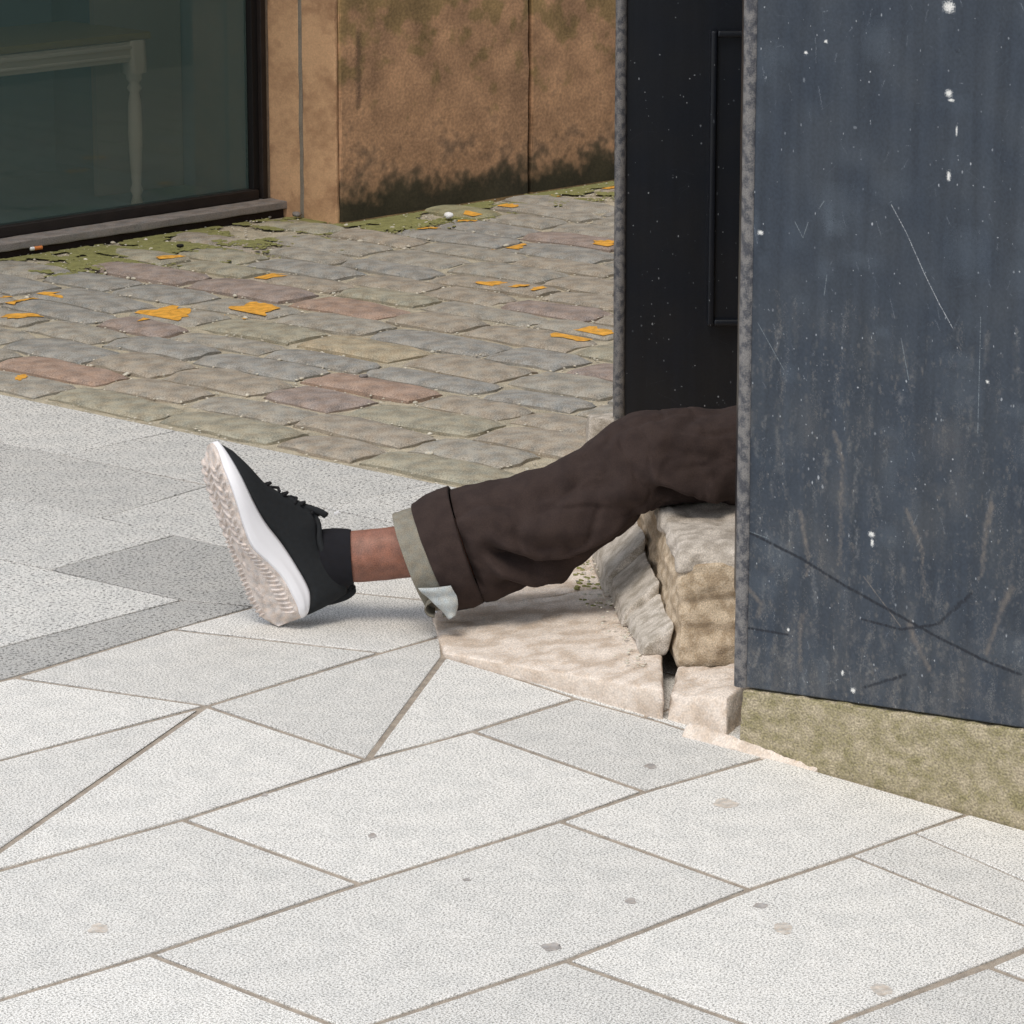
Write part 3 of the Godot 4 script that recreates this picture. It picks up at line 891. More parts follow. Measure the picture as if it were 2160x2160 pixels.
# ---- brown stone building with a shop window
func make_brown_building() -> void:
	var h := thing("sandstone_building", "weathered brown sandstone wall with a dark shop window beside the lane", "building", WALL)
	var w := func(c: Array) -> Array: return c.map(func(p: Vector3) -> Vector3: return p)
	var put := func(called: String, mesh: Mesh, m: Material) -> MeshInstance3D:
		var o := obj(called, mesh, m, h)
		o.position = -WALL
		return o
	# stone blocks along the lane; the lowest course is the one in view
	var u0 := 0.0
	var widths := [0.681, 0.72, 0.66, 0.74, 0.7, 0.7]
	for i in widths.size():
		var y := -0.06
		for k in 4:
			var hh: float = [0.80, 0.42, 0.6, 1.4][k]
			var o: Vector3 = WALL + A * (u0 + (0.0 if k % 2 == 0 else 0.0)) - B * 0.3 + Vector3(0, y, 0)
			put.call("stone_block", stone(box_corners(o, A * float(widths[i]), Vector3(0, hh, 0), B * 0.3), Vector3i(22, 22, 6) if k == 0 and i < 2 else Vector3i(4, 4, 2), 0.006, 0.0035, 14.0, wall_uv, 0.02), M.wall)
			y += hh + 0.006
		u0 += widths[i] + 0.011
	var core: Vector3 = WALL + A * 0.03 - B * 0.6 + Vector3(0, -0.06, 0)
	put.call("wall_core", block(core, A * 4.2, Vector3(0, 3.2, 0), B * 0.585), M.dark_joint)
	# window reveal: two upright stones with a grey mortar joint between
	var rv := WALL - A * 0.012 - B * 0.012
	put.call("reveal_stone", stone(box_corners(rv - B * 0.122 + Vector3(0, -0.06, 0), A * 0.012, Vector3(0, 2.6, 0), B * 0.128), Vector3i(1, 60, 6), 0.004, 0.0022, 16.0, null, 0.01), M.reveal_stone)
	put.call("reveal_stone", stone(box_corners(rv - B * 0.31 + Vector3(0, -0.06, 0), A * 0.012, Vector3(0, 2.6, 0), B * 0.178), Vector3i(1, 60, 6), 0.004, 0.0022, 16.0, null, 0.01), M.reveal_stone)
	put.call("joint_mortar", stone(box_corners(rv - B * 0.134 + Vector3(0, -0.06, 0), A * 0.008, Vector3(0, 2.6, 0), B * 0.014), Vector3i(1, 60, 1), 0.002, 0.002, 40.0), M.joint)
	# walls above and left of the window
	put.call("lintel", block(WALL - A * 2.6 - B * 0.3 + Vector3(0, 2.2, 0), A * 2.588, Vector3(0, 1.2, 0), B * 0.3), M.reveal_stone)
	put.call("far_pier", block(WALL - A * 3.4 - B * 0.3 + Vector3(0, -0.06, 0), A * 0.8, Vector3(0, 3.4, 0), B * 0.3), M.reveal_stone)
	# the shop window, set back 0.3 m
	var f := WALL - B * 0.31
	var win := Node3D.new()
	win.name = "shop_window"
	h.add_child(win, true)
	win.position = -WALL
	obj("frame_rail", block(f - A * 2.6 + Vector3(0, 0.036, 0), A * 2.55, Vector3(0, 0.026, 0), B * 0.05, 0.003), M.frame, win)
	obj("frame_rail", block(f - A * 2.6 + Vector3(0, 2.15, 0), A * 2.55, Vector3(0, 0.05, 0), B * 0.05, 0.003), M.frame, win)
	obj("frame_post", block(f - A * 0.042 + Vector3(0, 0.036, 0), A * 0.018, Vector3(0, 2.16, 0), B * 0.055, 0.003), M.frame, win)
	obj("frame_post", block(f - A * 2.6 + Vector3(0, 0.064, 0), A * 0.05, Vector3(0, 2.08, 0), B * 0.05, 0.003), M.frame, win)
	obj("seal", block(f - A * 0.062 + B * 0.012 + Vector3(0, 0.062, 0), A * 0.02, Vector3(0, 2.085, 0), B * 0.03, 0.002), M.rubber, win)
	obj("seal", block(f - A * 0.024 + B * 0.0 + Vector3(0, 0.036, 0), A * 0.012, Vector3(0, 2.16, 0), B * 0.05, 0.002), M.joint, win)
	obj("glass", block(f - A * 2.55 + B * 0.02 + Vector3(0, 0.06, 0), A * 2.484, Vector3(0, 2.1, 0), B * 0.006, 0.0005), M.glass, win)
	var sl := stone(box_corners(f - A * 2.6 + B * 0.0 + Vector3(0, 0.014, 0), A * 2.66, Vector3(0, 0.021, 0), B * 0.115), Vector3i(60, 1, 4), 0.004, 0.002, 18.0)
	obj("sill", sl, M.sill, win)
	obj("sill_foot", stone(box_corners(f - A * 2.6 + Vector3(0, -0.05, 0), A * 2.64, Vector3(0, 0.063, 0), B * 0.1), Vector3i(60, 2, 2), 0.004, 0.004, 30.0), M.sill_foot, win)
	# the room behind the glass
	var rm := func(called: String, o: Vector3, x: Vector3, y: Vector3, z: Vector3, m: Material) -> void:
		put.call(called, block(o, x, y, z), m)
	rm.call("room_floor", f - A * 2.7 - B * 2.6 + Vector3(0, 0.0, 0), A * 2.9, Vector3(0, 0.03, 0), B * 2.58, M.room)
	rm.call("room_wall", f - A * 2.7 - B * 2.7, A * 2.9, Vector3(0, 2.9, 0), B * 0.1, M.room)
	rm.call("room_wall", f - A * 2.8 - B * 2.6, A * 0.1, Vector3(0, 2.9, 0), B * 2.6, M.room)
	rm.call("room_wall", f - A * 0.0 - B * 2.6, A * 0.1, Vector3(0, 2.9, 0), B * 2.58, M.room)
	rm.call("room_ceiling", f - A * 2.8 - B * 2.7 + Vector3(0, 2.9, 0), A * 3.0, Vector3(0, 0.1, 0), B * 2.7, M.room)
	rm.call("display_panel", f - A * 0.30 - B * 0.32 + Vector3(0, 0.031, 0), A * 0.29, Vector3(0, 2.1, 0), B * 0.02, M.room_panel)
	rm.call("display_panel", f - A * 2.0 - B * 0.75 + Vector3(0, 0.031, 0), A * 1.9, Vector3(0, 0.95, 0), B * 0.02, M.room)
	# cream table standing in the window
	var at := f - A * 0.33 - B * 0.12
	var tb := thing("console_table", "cream painted table with turned legs behind the dark shop window", "table", Vector3(at.x, 0.03, at.z))
	obj("apron", block(-A * 1.0 + Vector3(0, 0.395, -0.0), A * 0.985, Vector3(0, 0.055, 0), B * 0.02, 0.002), M.cream, tb)
	obj("apron", block(-A * 1.0 + B * 0.02 + Vector3(0, 0.43, -0.0), A * 0.985, Vector3(0, 0.012, 0), B * 0.008, 0.003), M.cream, tb)
	obj("apron", block(-A * 1.0 + B * 0.02 + Vector3(0, 0.405, -0.0), A * 0.985, Vector3(0, 0.01, 0), B * 0.006, 0.003), M.cream, tb)
	obj("table_top", block(-A * 1.05 - B * 0.32 + Vector3(0, 0.452, 0), A * 1.1, Vector3(0, 0.02, 0), B * 0.345, 0.004), M.table_top, tb)
	for k in 2:
		var o := obj("leg", turned_leg(), M.cream, tb)
		o.position = [Vector3(0.008, 0, 0.0), Vector3(-0.72, 0, 0.7)][k]
	tb.scale = Vector3(1, 0.95, 1)

func turned_leg() -> ArrayMesh:
	var prof := [[0.0, 0.012], [0.012, 0.016], [0.03, 0.011], [0.045, 0.017], [0.06, 0.012], [0.1, 0.015], [0.2, 0.019], [0.28, 0.017], [0.31, 0.012], [0.322, 0.02], [0.336, 0.012], [0.345, 0.02], [0.36, 0.021], [0.364, 0.024], [0.452, 0.024]]
	var rings := []
	for p in prof:
		var ring := []
		for j in 16:
			var a := TAU * j / 16.0
			var r: float = p[1]
			if p[0] > 0.362:
				r *= 1.0 / maxf(absf(cos(a)), absf(sin(a))) * 0.95
			ring.append(Vector3(cos(a + PI / 4) * r, p[0], sin(a + PI / 4) * r))
		rings.append(ring)
	return loft(rings).mesh()

# ---- blue painted corner building
func make_blue_building() -> void:
	var h := thing("blue_shop_corner", "scuffed dark blue painted shop corner with a deep dark doorway", "building", CORNER)
	var put := func(called: String, mesh: Mesh, m: Material) -> MeshInstance3D:
		var o := obj(called, mesh, m, h)
		o.position = -CORNER
		return o
	# front panel; its foot rises a little to the right
	var o0 := CORNER + B * 0.016 - OUT * 0.045
	var c := [o0 + Vector3(0, 0.087, 0), o0 + B * 3.0 + Vector3(0, 0.369, 0), o0 + B * 3.0 + OUT * 0.035 + Vector3(0, 0.369, 0), o0 + OUT * 0.035 + Vector3(0, 0.087, 0)]
	c += [o0 + Vector3(0, 3.6, 0), o0 + B * 3.0 + Vector3(0, 3.6, 0), o0 + B * 3.0 + OUT * 0.035 + Vector3(0, 3.6, 0), o0 + OUT * 0.035 + Vector3(0, 3.6, 0)]
	put.call("front_panel", stone(c, Vector3i(20, 20, 1), 0.003, 0.0012, 3.0, front_uv), M.front)
	put.call("corner_bead", bead(CORNER + B * 0.006 - OUT * 0.014, 0.087, 3.6, 0.0115), M.worn)
	put.call("upper_wall", block(CORNER - OUT * 0.4 + B * 0.01 + Vector3(0, 3.6, 0), B * 3.2, Vector3(0, 1.6, 0), OUT * 0.4), M.navy)
	# sandstone plinth under it, splayed at the foot
	var p0 := CORNER - OUT * 0.2 + B * 0.01
	var pc := [p0 + Vector3(0, -0.06, 0), p0 + B * 3.0 + Vector3(0, -0.06, 0), p0 + B * 3.0 + OUT * 0.208 + Vector3(0, -0.06, 0), p0 + OUT * 0.204 + Vector3(0, -0.06, 0)]
	pc += [p0 + Vector3(0, 0.084, 0), p0 + B * 3.0 + Vector3(0, 0.366, 0), p0 + B * 3.0 + OUT * 0.196 + Vector3(0, 0.366, 0), p0 + OUT * 0.195 + Vector3(0, 0.084, 0)]
	put.call("plinth", stone(pc, Vector3i(260, 14, 4), 0.007, 0.0028, 22.0), M.plinth)
	# near reveal, far reveal, lane side, lintel, ceiling, door
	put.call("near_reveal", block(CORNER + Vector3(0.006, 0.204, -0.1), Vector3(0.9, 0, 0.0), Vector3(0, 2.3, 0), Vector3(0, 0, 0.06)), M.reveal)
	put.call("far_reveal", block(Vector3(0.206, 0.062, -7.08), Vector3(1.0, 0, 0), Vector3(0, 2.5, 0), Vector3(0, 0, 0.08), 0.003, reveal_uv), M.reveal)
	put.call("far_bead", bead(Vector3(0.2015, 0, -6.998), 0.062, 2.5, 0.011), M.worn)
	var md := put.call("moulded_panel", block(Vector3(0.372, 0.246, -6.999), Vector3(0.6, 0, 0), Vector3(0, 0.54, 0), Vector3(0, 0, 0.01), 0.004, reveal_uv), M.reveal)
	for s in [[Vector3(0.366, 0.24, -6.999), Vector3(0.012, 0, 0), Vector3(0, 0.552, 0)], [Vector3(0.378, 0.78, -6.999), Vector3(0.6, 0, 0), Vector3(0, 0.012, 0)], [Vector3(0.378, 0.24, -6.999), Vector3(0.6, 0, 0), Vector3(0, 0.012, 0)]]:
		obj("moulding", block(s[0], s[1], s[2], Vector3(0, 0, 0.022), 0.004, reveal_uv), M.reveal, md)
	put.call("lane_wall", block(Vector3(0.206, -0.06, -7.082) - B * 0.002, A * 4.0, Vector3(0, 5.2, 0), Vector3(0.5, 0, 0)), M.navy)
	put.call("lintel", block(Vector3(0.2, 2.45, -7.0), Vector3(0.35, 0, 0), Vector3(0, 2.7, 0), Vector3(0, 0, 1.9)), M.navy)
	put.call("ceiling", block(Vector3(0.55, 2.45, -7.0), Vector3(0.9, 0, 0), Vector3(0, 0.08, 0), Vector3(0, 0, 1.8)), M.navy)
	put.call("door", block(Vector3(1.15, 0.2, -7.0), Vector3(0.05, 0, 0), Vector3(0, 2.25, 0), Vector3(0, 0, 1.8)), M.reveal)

func bead(at: Vector3, y0: float, y1: float, r: float) -> ArrayMesh:
	var rings := []
	for i in 61:
		var y := lerpf(y0, y1, i / 60.0)
		var ring := []
		for j in 14:
			var a := TAU * j / 14.0
			var rr := r * (1.0 + 0.07 * noise.get_noise_3d(cos(a) * 2.0, y * 7.0, sin(a) * 2.0 + at.z))
			ring.append(at + Vector3(cos(a) * rr, y, sin(a) * rr))
		rings.append(ring)
	return loft(rings).mesh()

# ---- landing stone, doorstep and the broken pieces round them
func make_doorstep() -> void:
	# wide landing stone, flush at its left end and proud of the paving at its right
	var a0 := Vector3(-0.1054, 0, -5.5789)
	var a1 := Vector3(0.2187, 0, -5.2407)
	var b1 := Vector3(0.262, 0, -5.36)
	var b0 := Vector3(-0.127, 0, -5.80)
	var up := func(p: Vector3, y: float) -> Vector3: return Vector3(p.x, y, p.z)
	var ls := thing("landing_stone", "worn pinkish flagstone under the outstretched leg, broken at its right end", "flagstone", Vector3(0.05, 0, -5.6))
	var cc := [up.call(a0, -0.06), up.call(a1, -0.06), up.call(Vector3(0.20, 0, -5.9), -0.06), up.call(b0, -0.06), up.call(a0, 0.004), up.call(a1, 0.046), up.call(Vector3(0.24, 0, -5.9), 0.04), up.call(b0, 0.004)]
	var o := obj("flagstone", stone(cc, Vector3i(60, 8, 40), 0.009, 0.0032, 12.0, null, 0.0, 2.0), M.landing, ls)
	o.position = -ls.position
	var c2 := [up.call(b0, -0.06), up.call(Vector3(0.20, 0, -5.905), -0.06), up.call(Vector3(0.16, 0, -6.9), -0.06), up.call(Vector3(0.06, 0, -6.6), -0.06), up.call(b0, 0.003), up.call(Vector3(0.24, 0, -5.905), 0.038), up.call(Vector3(0.2, 0, -6.9), 0.03), up.call(Vector3(0.06, 0, -6.6), 0.004)]
	o = obj("flagstone", stone(c2, Vector3i(20, 4, 30), 0.007, 0.002, 13.0), M.landing, ls)
	o.position = -ls.position
	# the step: one rough block, its near end hewn
	var st := thing("doorstep", "rough buff sandstone doorstep block under the bent knee beside the blue corner", "step", Vector3(0.3, 0, -5.6))
	var sc := [Vector3(0.244, 0.03, -5.40), Vector3(0.66, 0.03, -5.40), Vector3(0.66, 0.03, -6.12), Vector3(0.185, 0.03, -6.12), Vector3(0.248, 0.186, -5.42), Vector3(0.66, 0.186, -5.42), Vector3(0.66, 0.186, -6.12), Vector3(0.197, 0.186, -6.12)]
	o = obj("step_block", stone(sc, Vector3i(60, 34, 60), 0.012, 0.0065, 8.0, null, 0.0, 3.0), M.step, st)
	o.position = -st.position
	o = obj("tread", stone([Vector3(0.243, 0.172, -5.415), Vector3(0.66, 0.172, -5.415), Vector3(0.66, 0.172, -6.13), Vector3(0.192, 0.172, -6.13), Vector3(0.247, 0.204, -5.428), Vector3(0.66, 0.204, -5.428), Vector3(0.66, 0.204, -6.13), Vector3(0.195, 0.204, -6.13)], Vector3i(50, 8, 60), 0.014, 0.009, 9.0, null, 0.0, 2.0), M.step_top, st)
	o.position = -st.position
	o = obj("floor_slab", block(Vector3(0.66, -0.05, -6.12), Vector3(0.55, 0, 0), Vector3(0, 0.248, 0), Vector3(0, 0, 0.9)), M.step, st)
	o.position = -st.position
	o = obj("lower_floor", block(Vector3(0.21, -0.05, -6.998), Vector3(1.0, 0, 0), Vector3(0, 0.105, 0), Vector3(0, 0, 0.87)), M.step, st)
	o.position = -st.position
	# far end stone of the threshold
	var es := obj("threshold_end_stone", stone([Vector3(0.135, -0.05, -7.0), Vector3(0.3, -0.05, -7.0), Vector3(0.3, -0.05, -7.08), Vector3(0.135, -0.05, -7.08), Vector3(0.145, 0.06, -7.0), Vector3(0.3, 0.06, -7.0), Vector3(0.3, 0.052, -7.08), Vector3(0.145, 0.05, -7.08)], Vector3i(8, 6, 8), 0.008, 0.003, 20.0), M.fillet)
	es.position = Vector3.ZERO
	tag(es, "small pale grey stone block at the foot of the far door jamb", "stone")
	# fillet stones along the foot of the step
	var fs := [[Vector3(0.232, 0.04, -5.43), 0.0, 0.05, 0.19, "long grey mortared edging stone at the foot of the doorstep"], [Vector3(0.216, 0.036, -5.612), 0.0, 0.075, 0.2, "rounded whitish edging stone behind the calf at the doorstep"], [Vector3(0.2, 0.032, -5.80), 0.0, 0.1, 0.24, "mossy edging stone under the knee against the doorstep"]]
	for k in fs.size():
		var q: Vector3 = fs[k][0]
		var hgt: float = fs[k][2]
		var len: float = fs[k][3]
		var lean := Vector3(0.012, 0, 0)
		var x := Vector3(0.042 + 0.006 * k, 0, 0)
		var bk := Vector3(-0.017, 0, -len)
		var lo := Vector3(0.006, hgt * 0.36, 0)
		var s := obj("edging_stone", stone([q - x, q, q + bk, q + bk - x, q - x + lo, q + lean + Vector3(0, hgt, 0), q + lean + bk + Vector3(0, hgt, 0), q + bk - x + lo], Vector3i(8, 8, 18), 0.007, 0.0028, 11.0, null, 0.0, 1.0), M.fillet)
		tag(s, fs[k][4], "stone", "edging stones at the foot of the doorstep")
	# broken stone between landing and plinth
	var br := obj("broken_stone", stone([Vector3(0.217, -0.05, -5.234), Vector3(0.30, -0.05, -5.14), Vector3(0.40, -0.05, -5.36), Vector3(0.238, -0.05, -5.395), Vector3(0.231, 0.032, -5.255), Vector3(0.308, 0.052, -5.19), Vector3(0.40, 0.05, -5.385), Vector3(0.246, 0.036, -5.392)], Vector3i(24, 12, 24), 0.006, 0.006, 16.0, null, 0.0, 1.5), M.landing)
	tag(br, "cracked wedge of pinkish stone between the landing stone and the blue corner", "stone")
	# mortar skirt along the foot of the plinth
	var sk := obj("mortar_fillet", stone([CORNER - B * 0.08 + Vector3(0, -0.02, 0), CORNER + B * 0.16 + Vector3(0, -0.02, 0), CORNER + B * 0.16 + OUT * 0.006 + Vector3(0, -0.02, 0), CORNER - B * 0.08 + OUT * 0.02 + Vector3(0, -0.02, 0), CORNER - B * 0.08 + Vector3(0, 0.02, 0), CORNER + B * 0.16 + Vector3(0, 0.004, 0), CORNER + B * 0.16 + OUT * 0.006 + Vector3(0, -0.001, 0), CORNER - B * 0.08 + OUT * 0.017 + Vector3(0, 0.002, 0)], Vector3i(40, 2, 6), 0.002, 0.0025, 26.0), M.landing)
	tag(sk, "small smear of mortar at the foot of the blue corner's plinth", "mortar")

# ---- the person: only a leg shows
func leg_rings(st: Array, per: int, n: int, fold) -> Array:
	# st: [top point (x, y), bottom point (x, y), half depth, z]
	var tops := st.map(func(s: Array) -> Vector2: return s[0])
	var bots := st.map(func(s: Array) -> Vector2: return s[1])
	var deps := st.map(func(s: Array) -> Vector2: return Vector2(s[2], s[3]))
	var tt := smooth_path(tops, per)
	var bb := smooth_path(bots, per)
	var dd := smooth_path(deps, per)
	var rings := []
	for i in tt.size():
		var c: Vector2 = (tt[i] + bb[i]) * 0.5
		var u: Vector2 = (tt[i] - bb[i]) * 0.5
		var ring := []
		for j in n:
			var a := TAU * j / n
			var ca := cos(a)
			var sa := sin(a)
			var p := Vector3(c.x + u.x * ca, c.y + u.y * ca, dd[i].y + dd[i].x * sa)
			var nd := Vector3(u.normalized().x * ca, u.normalized().y * ca, sa).normalized()
			if fold != null:
				p += nd * fold.call(p, nd, float(i) / tt.size())
			ring.append(p)
		rings.append(ring)
	return rings

var creases := [
	[[Vector2(-0.0626, 0.1838), Vector2(-0.0173, 0.1558), Vector2(0.0363, 0.1354), Vector2(0.094, 0.1405), Vector2(0.1516, 0.1753), Vector2(0.1925, 0.205)], 0.0150, 0.0110],
	[[Vector2(0.2043, 0.2709), Vector2(0.2496, 0.254), Vector2(0.2909, 0.2371), Vector2(0.3403, 0.227)], 0.0120, 0.0100],
	[[Vector2(-0.0791, 0.1753), Vector2(-0.0669, 0.12), Vector2(-0.0422, 0.0688)], -0.0090, 0.0070],
	# polyline in the leg's upright plane, depth (negative sinks), half width
	[[Vector2(-0.0544, 0.1626), Vector2(-0.0173, 0.1371), Vector2(0.0363, 0.1166), Vector2(0.0941, 0.1217), Vector2(0.1517, 0.1583), Vector2(0.1886, 0.1864)], -0.0321, 0.0115],
	[[Vector2(-0.0503, 0.1456), Vector2(-0.0132, 0.1158), Vector2(0.0364, 0.0961), Vector2(0.0942, 0.103), Vector2(0.1436, 0.1328)], 0.0196, 0.0126],
	[[Vector2(-0.0872, 0.2008), Vector2(-0.0296, 0.1923), Vector2(0.0362, 0.1753), Vector2(0.1186, 0.1753), Vector2(0.1843, 0.2008)], 0.0137, 0.0184],
	[[Vector2(0.2151, 0.254), Vector2(0.2498, 0.2371), Vector2(0.2911, 0.2202), Vector2(0.3406, 0.2092)], -0.0367, 0.0115],
	[[Vector2(0.1837, 0.2894), Vector2(0.2331, 0.2658), Vector2(0.2908, 0.2473), Vector2(0.3402, 0.2388)], 0.0156, 0.0138],
	[[Vector2(0.151, 0.2642), Vector2(0.2006, 0.2219), Vector2(0.2132, 0.1965)], 0.0098, 0.0138],
	[[Vector2(0.2244, 0.3188), Vector2(0.2737, 0.302), Vector2(0.3395, 0.2894)], -0.0092, 0.0138],
	[[Vector2(0.167, 0.323), Vector2(0.1099, 0.2894), Vector2(0.0608, 0.2515)], 0.0059, 0.0161],
	[[Vector2(-0.0298, 0.0901), Vector2(0.0281, 0.073), Vector2(0.0777, 0.0901)], -0.0115, 0.0103],
	[[Vector2(0.028, 0.2219), Vector2(0.1101, 0.2473), Vector2(0.1675, 0.2557)], -0.0092, 0.0161],
]
func trouser_fold(p: Vector3, nd: Vector3, _t: float) -> float:
	var q := Vector2(p.x, p.y)
	var side := clampf(nd.z * 3.0 + 0.2, 0.0, 1.0)
	var d := 0.0
	for c in creases:
		var pts: Array = c[0]
		var best := 1.0
		var along := 0.0
		for i in pts.size() - 1:
			var r := Geometry2D.get_closest_point_to_segment(q, pts[i], pts[i + 1])
			var dist := r.distance_to(q)
			if dist < best:
				best = dist
				along = (i + r.distance_to(pts[i]) / pts[i].distance_to(pts[i + 1])) / (pts.size() - 1)
		d += c[1] * exp(-pow(best / c[2], 2.0)) * side * smoothstep(0.0, 0.25, along) * smoothstep(0.0, 0.2, 1.0 - along)
	d += 0.0055 * noise.get_noise_3d(p.x * 7.0 + p.y * 5.0, p.y * 15.0 - p.x * 5.0, p.z * 7.0) + 0.002 * noise.get_noise_3d(p.x * 20.0, p.y * 30.0, p.z * 16.0)
	var rn := absf(noise.get_noise_3d(p.x * 3.2 + p.y * 2.5 + 40.0, p.y * 9.0 - p.x * 3.0, p.z * 4.0))
	d -= 0.0042 * exp(-pow(rn / 0.08, 2.0))                       # sharp creases running down the leg
	var kn := absf(noise.get_noise_3d(p.x * 13.0 - p.y * 6.0, p.y * 9.0 + p.x * 6.0 + 9.0, p.z * 8.0))
	d -= 0.0026 * exp(-pow(kn / 0.08, 2.0)) * smoothstep(0.05, 0.2, p.x)   # gathers behind the knee
	d += 0.0008 * noise.get_noise_3dv(p * 60.0)
	return d

func soft_fold(p: Vector3, _nd: Vector3, _t: float) -> float:
	return 0.003 + 0.006 * noise.get_noise_3dv(p * 10.0) + 0.002 * noise.get_noise_3dv(p * 30.0) + 0.0008 * noise.get_noise_3dv(p * 70.0)

func ankle_shape(p: Vector3, nd: Vector3, _t: float) -> float:
	var bone := Vector2(p.x, p.y).distance_to(Vector2(-0.2361, 0.1088))
	var tendon := Vector2(p.x, p.y).distance_to(Vector2(-0.218, 0.0769))
	return (0.005 * exp(-pow(bone / 0.016, 2.0)) - 0.004 * exp(-pow(tendon / 0.012, 2.0))) * clampf(nd.z, 0.0, 1.0) + 0.0006 * noise.get_noise_3dv(p * 30.0)

func make_person() -> void:
	var pr := thing("person", "outstretched leg of a person sitting in the doorway, brown trousers and black trainer", "person", Vector3(0.2, 0, -5.72))
	var put := func(called: String, mesh: Mesh, m: Material, on: Node) -> MeshInstance3D:
		var o := obj(called, mesh, m, on)
		if on == pr:
			o.position = -pr.position
		return o
	# bare shin, ankle and foot inside sock and shoe
	var skin := [[Vector2(-0.3267, 0.1062), Vector2(-0.3106, 0.0604), 0.03, -5.790], [Vector2(-0.2902, 0.1359), Vector2(-0.2726, 0.0669), 0.03, -5.785], [Vector2(-0.2549, 0.1449), Vector2(-0.249, 0.0639), 0.0345, -5.780], [Vector2(-0.2213, 0.1496), Vector2(-0.2154, 0.0661), 0.0345, -5.775], [Vector2(-0.1837, 0.1552), Vector2(-0.1743, 0.0726), 0.035, -5.770], [Vector2(-0.1377, 0.1654), Vector2(-0.1132, 0.0796), 0.04, -5.760], [Vector2(-0.0132, 0.1904), Vector2(0.0158, 0.0878), 0.05, -5.745], [Vector2(0.1512, 0.2703), Vector2(0.1766, 0.1728), 0.055, -5.730], [Vector2(0.2326, 0.323), Vector2(0.2253, 0.2177), 0.055, -5.720], [Vector2(0.3553, 0.3314), Vector2(0.3569, 0.2219), 0.06, -5.720]]
	put.call("body", loft(leg_rings(skin, 10, 48, ankle_shape)).mesh(), M.skin, pr)
	var sock := [[Vector2(-0.3434, 0.1187), Vector2(-0.3067, 0.0408), 0.034, -5.792], [Vector2(-0.312, 0.1421), Vector2(-0.2831, 0.0436), 0.04, -5.788], [Vector2(-0.2867, 0.1482), Vector2(-0.2627, 0.0534), 0.0395, -5.784], [Vector2(-0.2632, 0.1492), Vector2(-0.2524, 0.0596), 0.0385, -5.780], [Vector2(-0.2539, 0.148), Vector2(-0.249, 0.0619), 0.0375, -5.778]]
	var sk: Node3D = put.call("sock", loft(leg_rings(sock, 8, 40, null)).mesh(), M.sock, pr)
	sk.set_meta("label", "short black ankle sock")
	# trouser leg
	var tr := [[Vector2(-0.097, 0.2186), Vector2(-0.0398, 0.0439), 0.078, -5.74], [Vector2(-0.0666, 0.2287), Vector2(-0.0199, 0.0456), 0.08, -5.74], [Vector2(-0.0296, 0.2388), Vector2(0.0074, 0.0576), 0.081, -5.74], [Vector2(0.0197, 0.2523), Vector2(0.0488, 0.079), 0.081, -5.735], [Vector2(0.073, 0.2734), Vector2(0.0958, 0.1072), 0.08, -5.73], [Vector2(0.1139, 0.2995), Vector2(0.1354, 0.1285), 0.079, -5.73], [Vector2(0.1466, 0.3247), Vector2(0.1723, 0.1541), 0.078, -5.725], [Vector2(0.1816, 0.344), Vector2(0.196, 0.1813), 0.077, -5.72], [Vector2(0.2241, 0.3532), Vector2(0.2214, 0.1965), 0.077, -5.715], [Vector2(0.2731, 0.3565), Vector2(0.2732, 0.2025), 0.078, -5.715], [Vector2(0.3263, 0.3582), Vector2(0.3283, 0.205), 0.08, -5.715], [Vector2(0.4365, 0.3649), Vector2(0.4394, 0.205), 0.085, -5.73], [Vector2(0.5589, 0.3774), Vector2(0.5628, 0.205), 0.095, -5.76], [Vector2(0.6811, 0.3899), Vector2(0.6862, 0.205), 0.12, -5.8], [Vector2(0.7629, 0.3858), Vector2(0.7685, 0.205), 0.16, -5.85], [Vector2(0.8458, 0.3481), Vector2(0.8506, 0.2092), 0.12, -5.88]]
	var tro: Node3D = put.call("trousers", loft(leg_rings(tr, 11, 120, trouser_fold)).mesh(), M.trousers, pr)
	# turned-up band, then the grey lining that shows past it
	var band := [[Vector2(-0.1367, 0.1898), Vector2(-0.0779, 0.0413), 0.07, -5.74], [Vector2(-0.1515, 0.1931), Vector2(-0.0862, 0.0345), 0.079, -5.74], [Vector2(-0.1539, 0.1923), Vector2(-0.087, 0.0327), 0.082, -5.74], [Vector2(-0.1366, 0.2033), Vector2(-0.0713, 0.0345), 0.0855, -5.74], [Vector2(-0.1053, 0.2177), Vector2(-0.048, 0.0422), 0.0855, -5.74], [Vector2(-0.0987, 0.2186), Vector2(-0.0422, 0.0439), 0.083, -5.74], [Vector2(-0.0971, 0.2135), Vector2(-0.0414, 0.0499), 0.076, -5.74]]
	put.call("turn_up", loft(leg_rings(band, 6, 110, soft_fold), false).mesh(), M.trousers, tro)
	var lin := [[Vector2(-0.145, 0.1753), Vector2(-0.096, 0.0602), 0.05, -5.74], [Vector2(-0.1697, 0.1711), Vector2(-0.116, 0.043), 0.066, -5.738], [Vector2(-0.1829, 0.1796), Vector2(-0.1276, 0.0327), 0.074, -5.737], [Vector2(-0.1853, 0.1813), Vector2(-0.1284, 0.031), 0.0765, -5.737], [Vector2(-0.1779, 0.1847), Vector2(-0.1193, 0.0302), 0.0785, -5.738], [Vector2(-0.1597, 0.1898), Vector2(-0.0994, 0.0319), 0.0785, -5.74], [Vector2(-0.1432, 0.1948), Vector2(-0.0812, 0.0362), 0.077, -5.74]]
	var li: Node3D = put.call("turn_up_lining", loft(leg_rings(lin, 6, 110, lining_fold), false).mesh(), M.lining, tro)
	li.set_meta("label", "grey inside of the trouser leg folded outwards")
